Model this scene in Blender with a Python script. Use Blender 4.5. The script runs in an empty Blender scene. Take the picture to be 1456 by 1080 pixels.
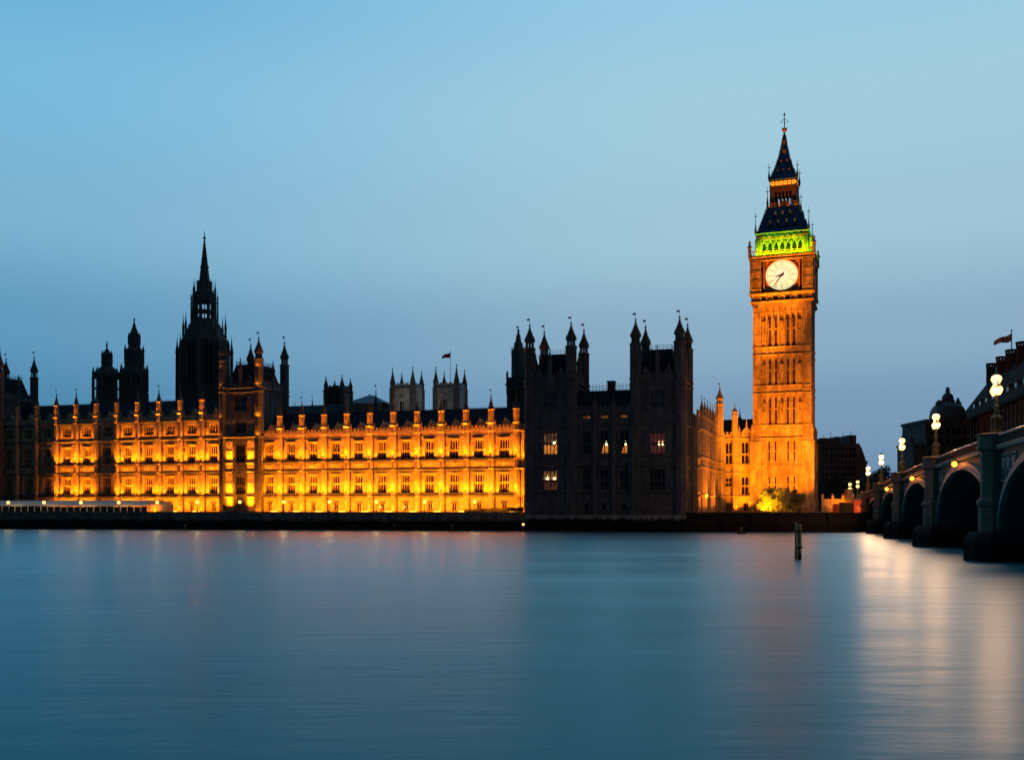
import bpy, math, random
from math import radians, sin, cos, pi, sqrt
from mathutils import Vector

random.seed(7)
scn = bpy.context.scene
C = scn.collection

# ------------------------------------------------------------------ camera
F, CX, HY, H = 1430.0, 728.0, 721.0, 5.5        # focal length in photo pixels, centre column, horizon row, eye height
cam = bpy.data.cameras.new('camera')
cam.sensor_width = 36.0
cam.lens = F / 1456 * 36
cam.shift_y = (HY - 540) / 1456
cam.clip_start, cam.clip_end = 0.5, 9000
camo = bpy.data.objects.new('camera', cam)
camo.location = (0, 0, H)
camo.rotation_euler = (radians(90), 0, 0)
C.objects.link(camo)
scn.camera = camo

# ------------------------------------------------------------------ exposure
scn.view_settings.view_transform = 'Standard'
scn.view_settings.look = 'None'
scn.view_settings.exposure = 0.0
scn.view_settings.gamma = 1.0
scn.cycles.use_denoising = True
scn.cycles.max_bounces = 6
scn.cycles.diffuse_bounces = 3
scn.cycles.glossy_bounces = 3
scn.cycles.sample_clamp_indirect = 6.0
scn.cycles.caustics_reflective = False
scn.cycles.caustics_refractive = False


def lin(r, g, b, k=1.0):
    f = lambda c: (c / 255 / 12.92) if c / 255 <= 0.04045 else ((c / 255 + 0.055) / 1.055) ** 2.4
    return (f(r) * k, f(g) * k, f(b) * k, 1.0)


# ------------------------------------------------------------------ dusk sky
world = bpy.data.worlds.new('World')
scn.world = world
world.use_nodes = True
wn, wl = world.node_tree.nodes, world.node_tree.links
wn.clear()
w_out = wn.new('ShaderNodeOutputWorld')
w_bg = wn.new('ShaderNodeBackground')
tc = wn.new('ShaderNodeTexCoord')
sep = wn.new('ShaderNodeSeparateXYZ')
wl.new(tc.outputs['Generated'], sep.inputs[0])


def ramp(nodes, stops, interp='B_SPLINE'):
    r = nodes.new('ShaderNodeValToRGB')
    e = r.color_ramp.elements
    r.color_ramp.interpolation = interp
    while len(e) > 1:
        e.remove(e[-1])
    e[0].position, e[0].color = stops[0]
    for p, c in stops[1:]:
        k = e.new(p)
        k.color = c
    return r


# elevation ramp (z = sin of elevation; the photograph reaches about 0.45)
r_el_l = ramp(wn, [(0.0, lin(70, 126, 164)), (0.09, lin(76, 136, 174)), (0.16, lin(94, 152, 188)),
                   (0.26, lin(122, 178, 209)), (0.36, lin(118, 184, 220)), (0.46, lin(98, 172, 216)), (1.0, lin(64, 130, 178))], 'EASE')
r_el_r = ramp(wn, [(0.0, lin(102, 138, 170)), (0.09, lin(118, 153, 183)), (0.16, lin(137, 171, 196)),
                   (0.26, lin(158, 196, 214)), (0.36, lin(161, 203, 221)), (0.46, lin(149, 201, 227)), (1.0, lin(64, 130, 178))], 'EASE')
wl.new(sep.outputs['Z'], r_el_l.inputs[0])
wl.new(sep.outputs['Z'], r_el_r.inputs[0])
m_az = wn.new('ShaderNodeMapRange')
m_az.inputs['From Min'].default_value = -0.50
m_az.inputs['From Max'].default_value = 0.20
m_az.interpolation_type = 'SMOOTHSTEP'
wl.new(sep.outputs['X'], m_az.inputs['Value'])
mixc = wn.new('ShaderNodeMix')
mixc.data_type = 'RGBA'
wl.new(m_az.outputs[0], mixc.inputs[0])
wl.new(r_el_l.outputs[0], mixc.inputs[6])
wl.new(r_el_r.outputs[0], mixc.inputs[7])
# the eastern half of the sky is already night-dark (the sun set in the west, in front of the camera)
m_ew = wn.new('ShaderNodeMapRange')
m_ew.inputs['From Min'].default_value = -0.25
m_ew.inputs['From Max'].default_value = 0.75
m_ew.inputs['To Min'].default_value = 0.09
m_ew.inputs['To Max'].default_value = 1.0
m_ew.interpolation_type = 'SMOOTHSTEP'
wl.new(sep.outputs['Y'], m_ew.inputs['Value'])
# the last physical twilight glow of a sun just under the western horizon
nish = wn.new('ShaderNodeTexSky')
nish.sky_type = 'NISHITA'
nish.sun_disc = False
nish.sun_elevation = radians(-4)
nish.sun_rotation = radians(20)
addn = wn.new('ShaderNodeMix')
addn.data_type = 'RGBA'
addn.blend_type = 'ADD'
addn.inputs[0].default_value = 0.05
wl.new(mixc.outputs[2], addn.inputs[6])
wl.new(nish.outputs[0], addn.inputs[7])
wl.new(addn.outputs[2], w_bg.inputs['Color'])
wl.new(m_ew.outputs[0], w_bg.inputs['Strength'])
wl.new(w_bg.outputs[0], w_out.inputs[0])

# ------------------------------------------------------------------ materials


def new_mat(name):
    m = bpy.data.materials.new(name)
    m.use_nodes = True
    return m, m.node_tree.nodes, m.node_tree.links, m.node_tree.nodes['Principled BSDF']


def stone(name, c1, c2, c3, rough=0.9, sc=1.0, bump=0.35, stain=0.55, wet=None):
    """Weathered ashlar: two grain tones, soot patches that run down, block-to-block variation, bump."""
    m, n, l, b = new_mat(name)
    geo = n.new('ShaderNodeNewGeometry')
    mp = n.new('ShaderNodeMapping')
    mp.inputs['Scale'].default_value = (0.75 * sc, 0.75 * sc, 0.22 * sc)
    l.new(geo.outputs['Position'], mp.inputs[0])
    n1 = n.new('ShaderNodeTexNoise')
    n1.inputs['Scale'].default_value = 1.0
    n1.inputs['Detail'].default_value = 8
    n1.inputs['Roughness'].default_value = 0.68
    l.new(mp.outputs[0], n1.inputs[0])
    n2 = n.new('ShaderNodeTexNoise')
    n2.inputs['Scale'].default_value = 2.4 * sc
    n2.inputs['Detail'].default_value = 6
    n2.inputs['Roughness'].default_value = 0.75
    l.new(geo.outputs['Position'], n2.inputs[0])
    mp2 = n.new('ShaderNodeMapping')
    mp2.inputs['Scale'].default_value = (0.9, 0.9, 1.7)
    l.new(geo.outputs['Position'], mp2.inputs[0])
    vor = n.new('ShaderNodeTexVoronoi')
    vor.distance = 'CHEBYCHEV'
    vor.inputs['Scale'].default_value = 1.0 * sc
    l.new(mp2.outputs[0], vor.inputs[0])
    r1 = ramp(n, [(0.32, c2), (0.62, c1)], 'LINEAR')
    l.new(n2.outputs[0], r1.inputs[0])
    hs = n.new('ShaderNodeMapRange')
    hs.inputs['To Min'].default_value = 0.78
    hs.inputs['To Max'].default_value = 1.12
    l.new(vor.outputs['Color'], hs.inputs[0])
    mul = n.new('ShaderNodeMix')
    mul.data_type = 'RGBA'
    mul.blend_type = 'MULTIPLY'
    mul.inputs[0].default_value = 1.0
    l.new(r1.outputs[0], mul.inputs[6])
    l.new(hs.outputs[0], mul.inputs[7])
    rs = ramp(n, [(0.40, (stain, stain, stain, 1)), (0.60, (0, 0, 0, 1))], 'LINEAR')
    l.new(n1.outputs[0], rs.inputs[0])
    mx = n.new('ShaderNodeMix')
    mx.data_type = 'RGBA'
    l.new(rs.outputs[0], mx.inputs[0])
    l.new(mul.outputs[2], mx.inputs[6])
    mx.inputs[7].default_value = c3
    col = mx.outputs[2]
    if wet is not None:          # a tide mark: dark algae below the high-water line
        z0, z1, cw = wet
        sp = n.new('ShaderNodeSeparateXYZ')
        l.new(geo.outputs['Position'], sp.inputs[0])
        ad = n.new('ShaderNodeMath')
        ad.operation = 'MULTIPLY_ADD'
        l.new(n1.outputs[0], ad.inputs[0])
        ad.inputs[1].default_value = 1.6
        l.new(sp.outputs['Z'], ad.inputs[2])
        mr = n.new('ShaderNodeMapRange')
        mr.inputs['From Min'].default_value = z0 + 0.8
        mr.inputs['From Max'].default_value = z1 + 0.8
        mr.inputs['To Min'].default_value = 1
        mr.inputs['To Max'].default_value = 0
        l.new(ad.outputs[0], mr.inputs['Value'])
        mw = n.new('ShaderNodeMix')
        mw.data_type = 'RGBA'
        l.new(mr.outputs[0], mw.inputs[0])
        l.new(col, mw.inputs[6])
        mw.inputs[7].default_value = cw
        col = mw.outputs[2]
    l.new(col, b.inputs['Base Color'])
    b.inputs['Roughness'].default_value = rough
    b.inputs['Specular IOR Level'].default_value = 0.25
    bp = n.new('ShaderNodeBump')
    bp.inputs['Strength'].default_value = bump
    bp.inputs['Distance'].default_value = 0.12
    l.new(n2.outputs[0], bp.inputs['Height'])
    l.new(bp.outputs[0], b.inputs['Normal'])
    return m


def plain(name, col, rough=0.6, metal=0.0, var=0.25, sc=1.5, bump=0.1, spec=0.4):
    m, n, l, b = new_mat(name)
    geo = n.new('ShaderNodeNewGeometry')
    nz = n.new('ShaderNodeTexNoise')
    nz.inputs['Scale'].default_value = sc
    nz.inputs['Detail'].default_value = 5
    l.new(geo.outputs['Position'], nz.inputs[0])
    a = tuple(c * (1 - var) for c in col[:3]) + (1,)
    bb = tuple(min(1, c * (1 + var)) for c in col[:3]) + (1,)
    r = ramp(n, [(0.3, a), (0.7, bb)], 'LINEAR')
    l.new(nz.outputs[0], r.inputs[0])
    l.new(r.outputs[0], b.inputs['Base Color'])
    b.inputs['Roughness'].default_value = rough
    b.inputs['Metallic'].default_value = metal
    b.inputs['Specular IOR Level'].default_value = spec
    if bump:
        bp = n.new('ShaderNodeBump')
        bp.inputs['Strength'].default_value = bump
        bp.inputs['Distance'].default_value = 0.05
        l.new(nz.outputs[0], bp.inputs['Height'])
        l.new(bp.outputs[0], b.inputs['Normal'])
    return m


def glow(name, col, strength, var=0.0, sc=2.0):
    m, n, l, b = new_mat(name)
    b.inputs['Base Color'].default_value = (0.3, 0.3, 0.3, 1)
    b.inputs['Emission Strength'].default_value = strength
    if var:
        geo = n.new('ShaderNodeNewGeometry')
        nz = n.new('ShaderNodeTexNoise')
        nz.inputs['Scale'].default_value = sc
        nz.inputs['Detail'].default_value = 3
        l.new(geo.outputs['Position'], nz.inputs[0])
        r = ramp(n, [(0.35, tuple(c * (1 - var) for c in col[:3]) + (1,)), (0.65, col)], 'LINEAR')
        l.new(nz.outputs[0], r.inputs[0])
        l.new(r.outputs[0], b.inputs['Emission Color'])
    else:
        b.inputs['Emission Color'].default_value = col
    return m


def slate(name, c1, c2):
    m, n, l, b = new_mat(name)
    geo = n.new('ShaderNodeNewGeometry')
    mp = n.new('ShaderNodeMapping')
    mp.inputs['Scale'].default_value = (1, 1, 2.2)
    l.new(geo.outputs['Position'], mp.inputs[0])
    v = n.new('ShaderNodeTexVoronoi')
    v.distance = 'CHEBYCHEV'
    v.inputs['Scale'].default_value = 1.3
    l.new(mp.outputs[0], v.inputs[0])
    r = ramp(n, [(0.0, c1), (1.0, c2)], 'LINEAR')
    l.new(v.outputs['Color'], r.inputs[0])
    l.new(r.outputs[0], b.inputs['Base Color'])
    b.inputs['Roughness'].default_value = 0.95
    b.inputs['Specular IOR Level'].default_value = 0.04
    bp = n.new('ShaderNodeBump')
    bp.inputs['Strength'].default_value = 0.4
    bp.inputs['Distance'].default_value = 0.05
    l.new(v.outputs['Distance'], bp.inputs['Height'])
    l.new(bp.outputs[0], b.inputs['Normal'])
    return m


M = {}
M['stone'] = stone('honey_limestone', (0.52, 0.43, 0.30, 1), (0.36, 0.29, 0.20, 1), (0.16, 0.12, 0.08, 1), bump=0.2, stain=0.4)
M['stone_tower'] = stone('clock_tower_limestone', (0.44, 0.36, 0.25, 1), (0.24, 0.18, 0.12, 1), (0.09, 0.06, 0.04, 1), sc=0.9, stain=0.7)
M['stone_dark'] = stone('sooty_shaded_limestone', (0.175, 0.18, 0.20, 1), (0.10, 0.105, 0.12, 1), (0.04, 0.042, 0.048, 1))  # soot tone; on ledges and the unlit tower it also stands for shade
M['stone_spire'] = stone('blackened_stone', (0.17, 0.17, 0.17, 1), (0.11, 0.11, 0.11, 1), (0.05, 0.05, 0.05, 1))
M['stone_pale'] = stone('pale_portland_stone', (0.62, 0.60, 0.58, 1), (0.45, 0.43, 0.42, 1), (0.20, 0.19, 0.19, 1), sc=0.6, stain=0.8)
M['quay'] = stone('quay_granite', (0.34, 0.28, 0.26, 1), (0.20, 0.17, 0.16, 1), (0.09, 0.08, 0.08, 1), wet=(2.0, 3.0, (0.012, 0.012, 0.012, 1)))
M['plinth'] = stone('tidal_plinth_stone', (0.34, 0.36, 0.37, 1), (0.22, 0.23, 0.24, 1), (0.08, 0.085, 0.09, 1), wet=(2.6, 3.1, (0.010, 0.010, 0.010, 1)))
M['starling'] = stone('wet_starling_granite', (0.055, 0.05, 0.048, 1), (0.035, 0.033, 0.03, 1), (0.015, 0.015, 0.014, 1), wet=(1.6, 2.6, (0.010, 0.010, 0.009, 1)))
M['pier'] = stone('grey_granite', (0.25, 0.20, 0.155, 1), (0.15, 0.12, 0.09, 1), (0.10, 0.10, 0.10, 1), sc=1.4)
M['iron_green'] = plain('green_painted_iron', (0.045, 0.085, 0.075, 1), 0.45, 0.0, 0.3, 0.8)
M['iron_rail'] = plain('lamplit_green_parapet', (0.36, 0.38, 0.34, 1), 0.35, 0.0, 0.2, 1.2)  # paint lightened: lamplight on handrail and cornice put into the colour
M['slate'] = slate('roof_slate', (0.022, 0.030, 0.042, 1), (0.045, 0.058, 0.075, 1))
M['iron_roof'] = slate('iron_tile_roof', (0.035, 0.10, 0.20, 1), (0.07, 0.17, 0.31, 1))
M['gilt'] = plain('gilded_metal', (0.36, 0.20, 0.07, 1), 0.5, 0.4, 0.3, 3)
M['iron'] = plain('black_iron', (0.02, 0.02, 0.022, 1), 0.5, 0.3)
M['glass'] = plain('dark_window_glass', (0.010, 0.012, 0.016, 1), 0.12, 0.0, 0.5, 0.6, 0.05, 0.5)
M['glass_blue'] = plain('sky_tinted_glass', (0.03, 0.07, 0.11, 1), 0.15, 0.0, 0.3, 0.6, 0.02, 0.8)
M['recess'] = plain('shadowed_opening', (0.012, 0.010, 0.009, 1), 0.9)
M['glazed_roof'] = plain('blue_glass_roof', (0.03, 0.11, 0.18, 1), 0.5, 0.0, 0.2, 0.4, 0.1, 0.2)
M['canvas'] = plain('white_canvas', (0.70, 0.68, 0.66, 1), 0.8, 0, 0.08, 0.7, 0.1)
M['white_frame'] = plain('white_painted_frame', (0.62, 0.58, 0.54, 1), 0.6, 0, 0.1)
M['wood'] = stone('weathered_timber', (0.66, 0.48, 0.22, 1), (0.45, 0.33, 0.15, 1), (0.18, 0.13, 0.06, 1), sc=3.0, wet=(0.4, 1.4, (0.03, 0.03, 0.02, 1)))
M['earth'] = plain('lawn_and_paving', (0.04, 0.045, 0.03, 1), 0.95, 0, 0.4, 0.2)
M['brick'] = stone('red_brown_brick', (0.16, 0.10, 0.075, 1), (0.10, 0.065, 0.05, 1), (0.05, 0.04, 0.035, 1))
M['concrete'] = stone('grey_office_stone', (0.12, 0.125, 0.135, 1), (0.085, 0.09, 0.096, 1), (0.05, 0.052, 0.056, 1), sc=0.4)
M['dome'] = plain('lead_dome', (0.075, 0.085, 0.10, 1), 0.6, 0, 0.3, 0.4)
M['bronze_roof'] = slate('bronze_roof', (0.028, 0.022, 0.020, 1), (0.05, 0.04, 0.035, 1))
M['bark'] = plain('bark', (0.05, 0.04, 0.03, 1), 0.9, 0, 0.4, 4, 0.5)
M['hoarding'] = plain('red_hoarding', (0.30, 0.035, 0.025, 1), 0.6, 0, 0.25, 0.4)
M['flag_red'] = plain('red_flag_cloth', (0.36, 0.03, 0.045, 1), 0.8, 0, 0.2, 2)
M['flag_blue'] = plain('navy_flag_cloth', (0.03, 0.04, 0.13, 1), 0.8, 0, 0.2, 2)
M['flag_white'] = plain('white_flag_cloth', (0.55, 0.55, 0.57, 1), 0.8, 0, 0.1, 2)

M['lamp_white'] = glow('lit_white_lantern', (1.0, 0.62, 0.46, 1), 14.0)
M['nav'] = glow('lit_amber_glass', (1.0, 0.26, 0.015, 1), 7.0)
M['bulb'] = glow('lit_bulb', (1.0, 0.72, 0.25, 1), 5.0)
M['curtain'] = glow('lit_curtain', (1.0, 0.32, 0.035, 1), 0.70, 0.5, 1.2)
M['curtain_dim'] = glow('dimly_lit_room', (0.8, 0.28, 0.06, 1), 0.3, 0.8, 1.0)
M['room_up'] = glow('room_behind_glass', (0.9, 0.35, 0.12, 1), 0.16, 0.9, 0.9)
M['room_low'] = glow('panelled_room', (0.7, 0.16, 0.04, 1), 0.13, 0.8, 0.9)
M['curtain_red'] = glow('red_lit_curtain', (0.7, 0.06, 0.05, 1), 0.10, 0.6, 1.2)
M['dial'] = glow('backlit_opal_glass', (1.0, 0.84, 0.44, 1), 1.16, 0.16, 1.3)
M['dial_centre'] = glow('backlit_opal_centre', (1.0, 0.78, 0.52, 1), 1.0, 0.10, 1.3)
M['orange_lit'] = glow('lit_orange_roundel', (1.0, 0.26, 0.01, 1), 1.6)
M['tint_line'] = plain('dark_dial_ironwork', (0.10, 0.06, 0.03, 1), 0.6)
M['floodlight'] = glow('floodlight_lens', (1.0, 0.45, 0.04, 1), 3.2)


def lantern_glass(name, col, strength):
    m, n, l, b = new_mat(name)
    n.remove(b)
    em = n.new('ShaderNodeEmission')
    em.inputs[0].default_value = col
    em.inputs[1].default_value = strength
    tr = n.new('ShaderNodeBsdfTransparent')
    ad = n.new('ShaderNodeAddShader')
    l.new(em.outputs[0], ad.inputs[0])
    l.new(tr.outputs[0], ad.inputs[1])
    l.new(ad.outputs[0], n['Material Output'].inputs[0])
    return m


M['lamp'] = lantern_glass('lit_lantern_glass', (1.0, 0.55, 0.15, 1), 2.1)
M['lamp_far'] = lantern_glass('lit_globe_glass', (1.0, 0.50, 0.08, 1), 1.7)


def leaf_mat(name, c1, c2):
    m, n, l, b = new_mat(name)
    oi = n.new('ShaderNodeNewGeometry')
    r = ramp(n, [(0.0, c1), (1.0, c2)], 'LINEAR')
    l.new(oi.outputs['Random Per Island'], r.inputs[0])
    l.new(r.outputs[0], b.inputs['Base Color'])
    b.inputs['Roughness'].default_value = 0.7
    return m


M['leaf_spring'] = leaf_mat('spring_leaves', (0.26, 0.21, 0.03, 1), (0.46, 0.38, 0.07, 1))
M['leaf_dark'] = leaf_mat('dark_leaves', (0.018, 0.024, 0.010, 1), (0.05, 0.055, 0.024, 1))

# water: long-exposure smooth river
m, n, l, b = new_mat('river_water')
n.remove(b)
geo = n.new('ShaderNodeNewGeometry')


def water_noise(sx, sy, rot, detail, rough=0.6):
    mp = n.new('ShaderNodeMapping')
    mp.inputs['Scale'].default_value = (sx, sy, 1)
    mp.inputs['Rotation'].default_value = (0, 0, radians(rot))
    l.new(geo.outputs['Position'], mp.inputs[0])
    nz = n.new('ShaderNodeTexNoise')
    nz.inputs['Scale'].default_value = 1.0
    nz.inputs['Detail'].default_value = detail
    nz.inputs['Roughness'].default_value = rough
    l.new(mp.outputs[0], nz.inputs[0])
    return nz


nw, nw2, nw3 = water_noise(0.02, 0.075, -9, 4), water_noise(0.22, 0.8, -6, 4), water_noise(0.9, 3.0, 7, 3)
prev = None
for nz, st_, di in ((nw, 0.25, 0.6), (nw2, 0.22, 0.16), (nw3, 0.18, 0.035)):
    bp = n.new('ShaderNodeBump')
    bp.inputs['Strength'].default_value = st_
    bp.inputs['Distance'].default_value = di
    l.new(nz.outputs[0], bp.inputs['Height'])
    if prev:
        l.new(prev.outputs[0], bp.inputs['Normal'])
    prev = bp
mrw = n.new('ShaderNodeMapRange')
mrw.inputs['From Min'].default_value = 0.35
mrw.inputs['From Max'].default_value = 0.65
mrw.inputs['To Min'].default_value = 0.29
mrw.inputs['To Max'].default_value = 0.36
l.new(nw.outputs[0], mrw.inputs['Value'])
df = n.new('ShaderNodeBsdfDiffuse')
df.inputs[0].default_value = (0.001, 0.23, 0.295, 1)
gs = n.new('ShaderNodeBsdfGlossy')
gs.inputs['Color'].default_value = (0.55, 0.74, 0.80, 1)
l.new(mrw.outputs[0], gs.inputs['Roughness'])
l.new(prev.outputs[0], gs.inputs['Normal'])
fr = n.new('ShaderNodeFresnel')
fr.inputs['IOR'].default_value = 1.17
l.new(prev.outputs[0], fr.inputs['Normal'])
mxs = n.new('ShaderNodeMixShader')
l.new(fr.outputs[0], mxs.inputs[0])
l.new(df.outputs[0], mxs.inputs[1])
l.new(gs.outputs[0], mxs.inputs[2])
l.new(mxs.outputs[0], n['Material Output'].inputs[0])
M['water'] = m

# ------------------------------------------------------------------ mesh builder


class MB:
    def __init__(self):
        self.v, self.f = [], []

    def add(self, vs, fs):
        o = len(self.v)
        self.v += [tuple(p) for p in vs]
        self.f += [tuple(i + o for i in f) for f in fs]
        return self

    def box(self, x0, x1, y0, y1, z0, z1):
        vs = [(x0, y0, z0), (x1, y0, z0), (x1, y1, z0), (x0, y1, z0), (x0, y0, z1), (x1, y0, z1), (x1, y1, z1), (x0, y1, z1)]
        return self.add(vs, [(3, 2, 1, 0), (4, 5, 6, 7), (0, 1, 5, 4), (1, 2, 6, 5), (2, 3, 7, 6), (3, 0, 4, 7)])

    def taper(self, a, z0, b_, z1):
        """frustum between rectangle a=(x0,x1,y0,y1) at z0 and b_ at z1"""
        vs = [(a[0], a[2], z0), (a[1], a[2], z0), (a[1], a[3], z0), (a[0], a[3], z0),
              (b_[0], b_[2], z1), (b_[1], b_[2], z1), (b_[1], b_[3], z1), (b_[0], b_[3], z1)]
        return self.add(vs, [(3, 2, 1, 0), (4, 5, 6, 7), (0, 1, 5, 4), (1, 2, 6, 5), (2, 3, 7, 6), (3, 0, 4, 7)])

    def lathe(self, cx, cy, prof, n=8, rot=None, sx=1.0, sy=1.0):
        """prof: list of (r, z) from bottom to top"""
        rot = pi / n if rot is None else rot
        vs, fs = [], []
        for r, z in prof:
            for k in range(n):
                a = rot + 2 * pi * k / n
                vs.append((cx + r * cos(a) * sx, cy + r * sin(a) * sy, z))
        for j in range(len(prof) - 1):
            for k in range(n):
                k2 = (k + 1) % n
                fs.append((j * n + k, j * n + k2, (j + 1) * n + k2, (j + 1) * n + k))
        fs.append(tuple(range(n - 1, -1, -1)))
        fs.append(tuple((len(prof) - 1) * n + k for k in range(n)))
        return self.add(vs, fs)

    def bar(self, p, q, r, r2=None, n=6):
        p, q = Vector(p), Vector(q)
        r2 = r if r2 is None else r2
        d = (q - p).normalized()
        a = d.orthogonal().normalized()
        c = d.cross(a)
        vs = [tuple(p + (a * cos(2 * pi * k / n) + c * sin(2 * pi * k / n)) * r) for k in range(n)]
        vs += [tuple(q + (a * cos(2 * pi * k / n) + c * sin(2 * pi * k / n)) * r2) for k in range(n)]
        fs = [(k, (k + 1) % n, n + (k + 1) % n, n + k) for k in range(n)]
        fs += [tuple(range(n - 1, -1, -1)), tuple(range(n, 2 * n))]
        return self.add(vs, fs)

    def ball(self, c, r, n=10, m=6, sz=1.0):
        prof = [(max(1e-3, r * sin(pi * j / m)), c[2] - r * sz * cos(pi * j / m)) for j in range(m + 1)]
        return self.lathe(c[0], c[1], prof, n)

    def prism_y(self, poly, y0, y1):
        """poly in (x,z), counter-clockwise seen from -y; extruded from y0 (front) to y1"""
        n = len(poly)
        vs = [(x, y0, z) for x, z in poly] + [(x, y1, z) for x, z in poly]
        fs = [tuple(range(n)), tuple(range(2 * n - 1, n - 1, -1))]
        fs += [((k + 1) % n, k, n + k, n + (k + 1) % n) for k in range(n)]
        return self.add(vs, fs)

    def prism_x(self, poly, x0, x1):
        """poly in (y,z) extruded along x"""
        n = len(poly)
        vs = [(x0, y, z) for y, z in poly] + [(x1, y, z) for y, z in poly]
        fs = [tuple(range(n)), tuple(range(2 * n - 1, n - 1, -1))]
        fs += [((k + 1) % n, k, n + k, n + (k + 1) % n) for k in range(n)]
        return self.add(vs, fs)

    def build(self, name, mat, parent=None, smooth=False, at=None):
        """at: origin (in the builder's coordinates) of the new object; vertices are made relative to it"""
        me = bpy.data.meshes.new(name)
        org = Vector(at) if at is not None else (ORG[parent] if parent in ORG else Vector((0, 0, 0)))
        me.from_pydata([tuple(Vector(p) - org) for p in self.v], [], self.f)
        me.materials.append(mat)
        me.validate()
        import bmesh as _b
        bm = _b.new()
        bm.from_mesh(me)
        _b.ops.recalc_face_normals(bm, faces=bm.faces)
        bm.to_mesh(me)
        bm.free()
        if smooth:
            me.polygons.foreach_set('use_smooth', [True] * len(me.polygons))
        o = bpy.data.objects.new(name, me)
        C.objects.link(o)
        if parent is not None:
            o.parent = parent
            if at is not None:
                po = ORG.get(parent, Vector((0, 0, 0)))
                o.location = org - po
            ORG[o] = org
        elif at is not None:
            o.location = org
        return o


ORG = {}


def tag(o, label=None, cat=None, group=None, kind=None):
    if label:
        o['label'] = label
    if cat:
        o['category'] = cat
    if group:
        o['group'] = group
    if kind:
        o['kind'] = kind
    return o


def structure(name, mb, mat):
    o = mb.build(name, mat)
    o['kind'] = 'structure'
    return o


def empty(name, loc, rz=0.0):
    o = bpy.data.objects.new(name, None)
    o.empty_display_size = 0.5
    o.location = loc
    o.rotation_euler = (0, 0, rz)
    C.objects.link(o)
    return o


def copy_tree(o, parent=None):
    kids = [c for c in bpy.data.objects if c.parent == o]
    c = o.copy()
    C.objects.link(c)
    if parent is not None:
        c.parent = parent
    for k in kids:
        copy_tree(k, c)
    return c


# ------------------------------------------------------------------ palace frame: x along the river front, y into the palace, z up from the terrace
TH = radians(18.3)
ct, st = cos(TH), sin(TH)
OX, OY, ZB = 3.27, 246.0, 4.3


def fx(px, y=0.0):
    u = px - CX
    return (u * (OY + y * ct) - F * (OX + y * st)) / (F * ct + u * st)


def fY(px, y=0.0):
    return OY - fx(px, y) * st + y * ct


def fz(px, py, y=0.0):
    return H + (HY - py) / F * fY(px, y) - ZB


def wpt(x, y, z=0.0):
    return Vector((OX + x * ct + y * st, OY - x * st + y * ct, ZB + z))


def pthing(name, label, cat, x, y, z=0.0, group=None):
    o = empty(name, wpt(x, y, z), -TH)
    ORG[o] = Vector((x, y, z))
    return tag(o, label, cat, group)


SODIUM = (1.0, 0.222, 0.002)


def strip(parent, x0, x1, y, z, power, lean=25, w=0.22, col=SODIUM, spread=180):
    """a row of floodlights on a ledge, or an added fill strip off the wall, shining up the wall (frame coordinates)"""
    d = bpy.data.lights.new('flood_and_fill_strip', 'AREA')
    d.shape = 'RECTANGLE'
    d.size = x1 - x0
    d.size_y = w
    d.energy = power
    d.color = col
    d.spread = radians(spread)
    o = bpy.data.objects.new('flood_and_fill_strip', d)
    C.objects.link(o)
    o.parent = parent
    o.location = Vector(((x0 + x1) / 2, y, z)) - ORG[parent]
    o.rotation_euler = (pi - radians(lean), 0, 0)
    return o


def spot(parent, loc, target, power, size=40, blend=0.7, col=SODIUM, r=0.4):
    d = bpy.data.lights.new('floodlight', 'SPOT')
    d.energy = power
    d.color = col
    d.spot_size = radians(size)
    d.spot_blend = blend
    d.shadow_soft_size = r
    o = bpy.data.objects.new('floodlight', d)
    C.objects.link(o)
    loc, target = Vector(loc), Vector(target)
    o.location = loc
    o.rotation_euler = (target - loc).to_track_quat('-Z', 'Y').to_euler()
    return o


def point(loc, power, col, r=0.3, parent=None):
    d = bpy.data.lights.new('lamp_light', 'POINT')
    d.energy = power
    d.color = col
    d.shadow_soft_size = r
    o = bpy.data.objects.new('lamp_light', d)
    C.objects.link(o)
    o.location = loc
    if parent is not None:
        o.parent = parent
    return o


# ------------------------------------------------------------------ gothic pieces
def crocket_spire(mb, x, y, z0, z1, r, n=8, steps=6, vane=True, fin=0.16):
    """octagonal spirelet with saw-tooth crockets, a finial knob and a thin vane rod"""
    prof = []
    zt = z0 + (z1 - z0) * (1 - fin)
    for k in range(steps):
        a, b_ = k / steps, (k + 1) / steps
        ra = r * (1 - a) ** 1.5 + 0.07
        rb = r * (1 - b_) ** 1.5 + 0.07
        prof += [(ra, z0 + (zt - z0) * a), (ra * 0.55 + rb * 0.45, z0 + (zt - z0) * (a * 0.45 + b_ * 0.55)), (rb * 1.0 + 0.17 * r + 0.03, z0 + (zt - z0) * (b_ - 0.02 / steps * 4))]
    prof += [(0.07, zt), (0.20 * r + 0.05, zt + (z1 - zt) * 0.25), (0.06, zt + (z1 - zt) * 0.5), (0.04, z1)]
    mb.lathe(x, y, prof, n)
    if vane:
        h = (z1 - z0) * 0.30
        mb.bar((x, y, z1 - 0.1), (x, y, z1 + h), 0.035, 0.03, 5)
        mb.box(x - 0.55 * r, x + 0.02, y - 0.02, y + 0.02, z1 + h * 0.45, z1 + h * 0.8)


def ring(mb, x, y, z, r, h=0.3, n=8, proud=0.22):
    mb.lathe(x, y, [(r, z - h * 0.6), (r + proud, z), (r + proud, z + h * 0.4), (r, z + h * 0.9)], n)


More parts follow.
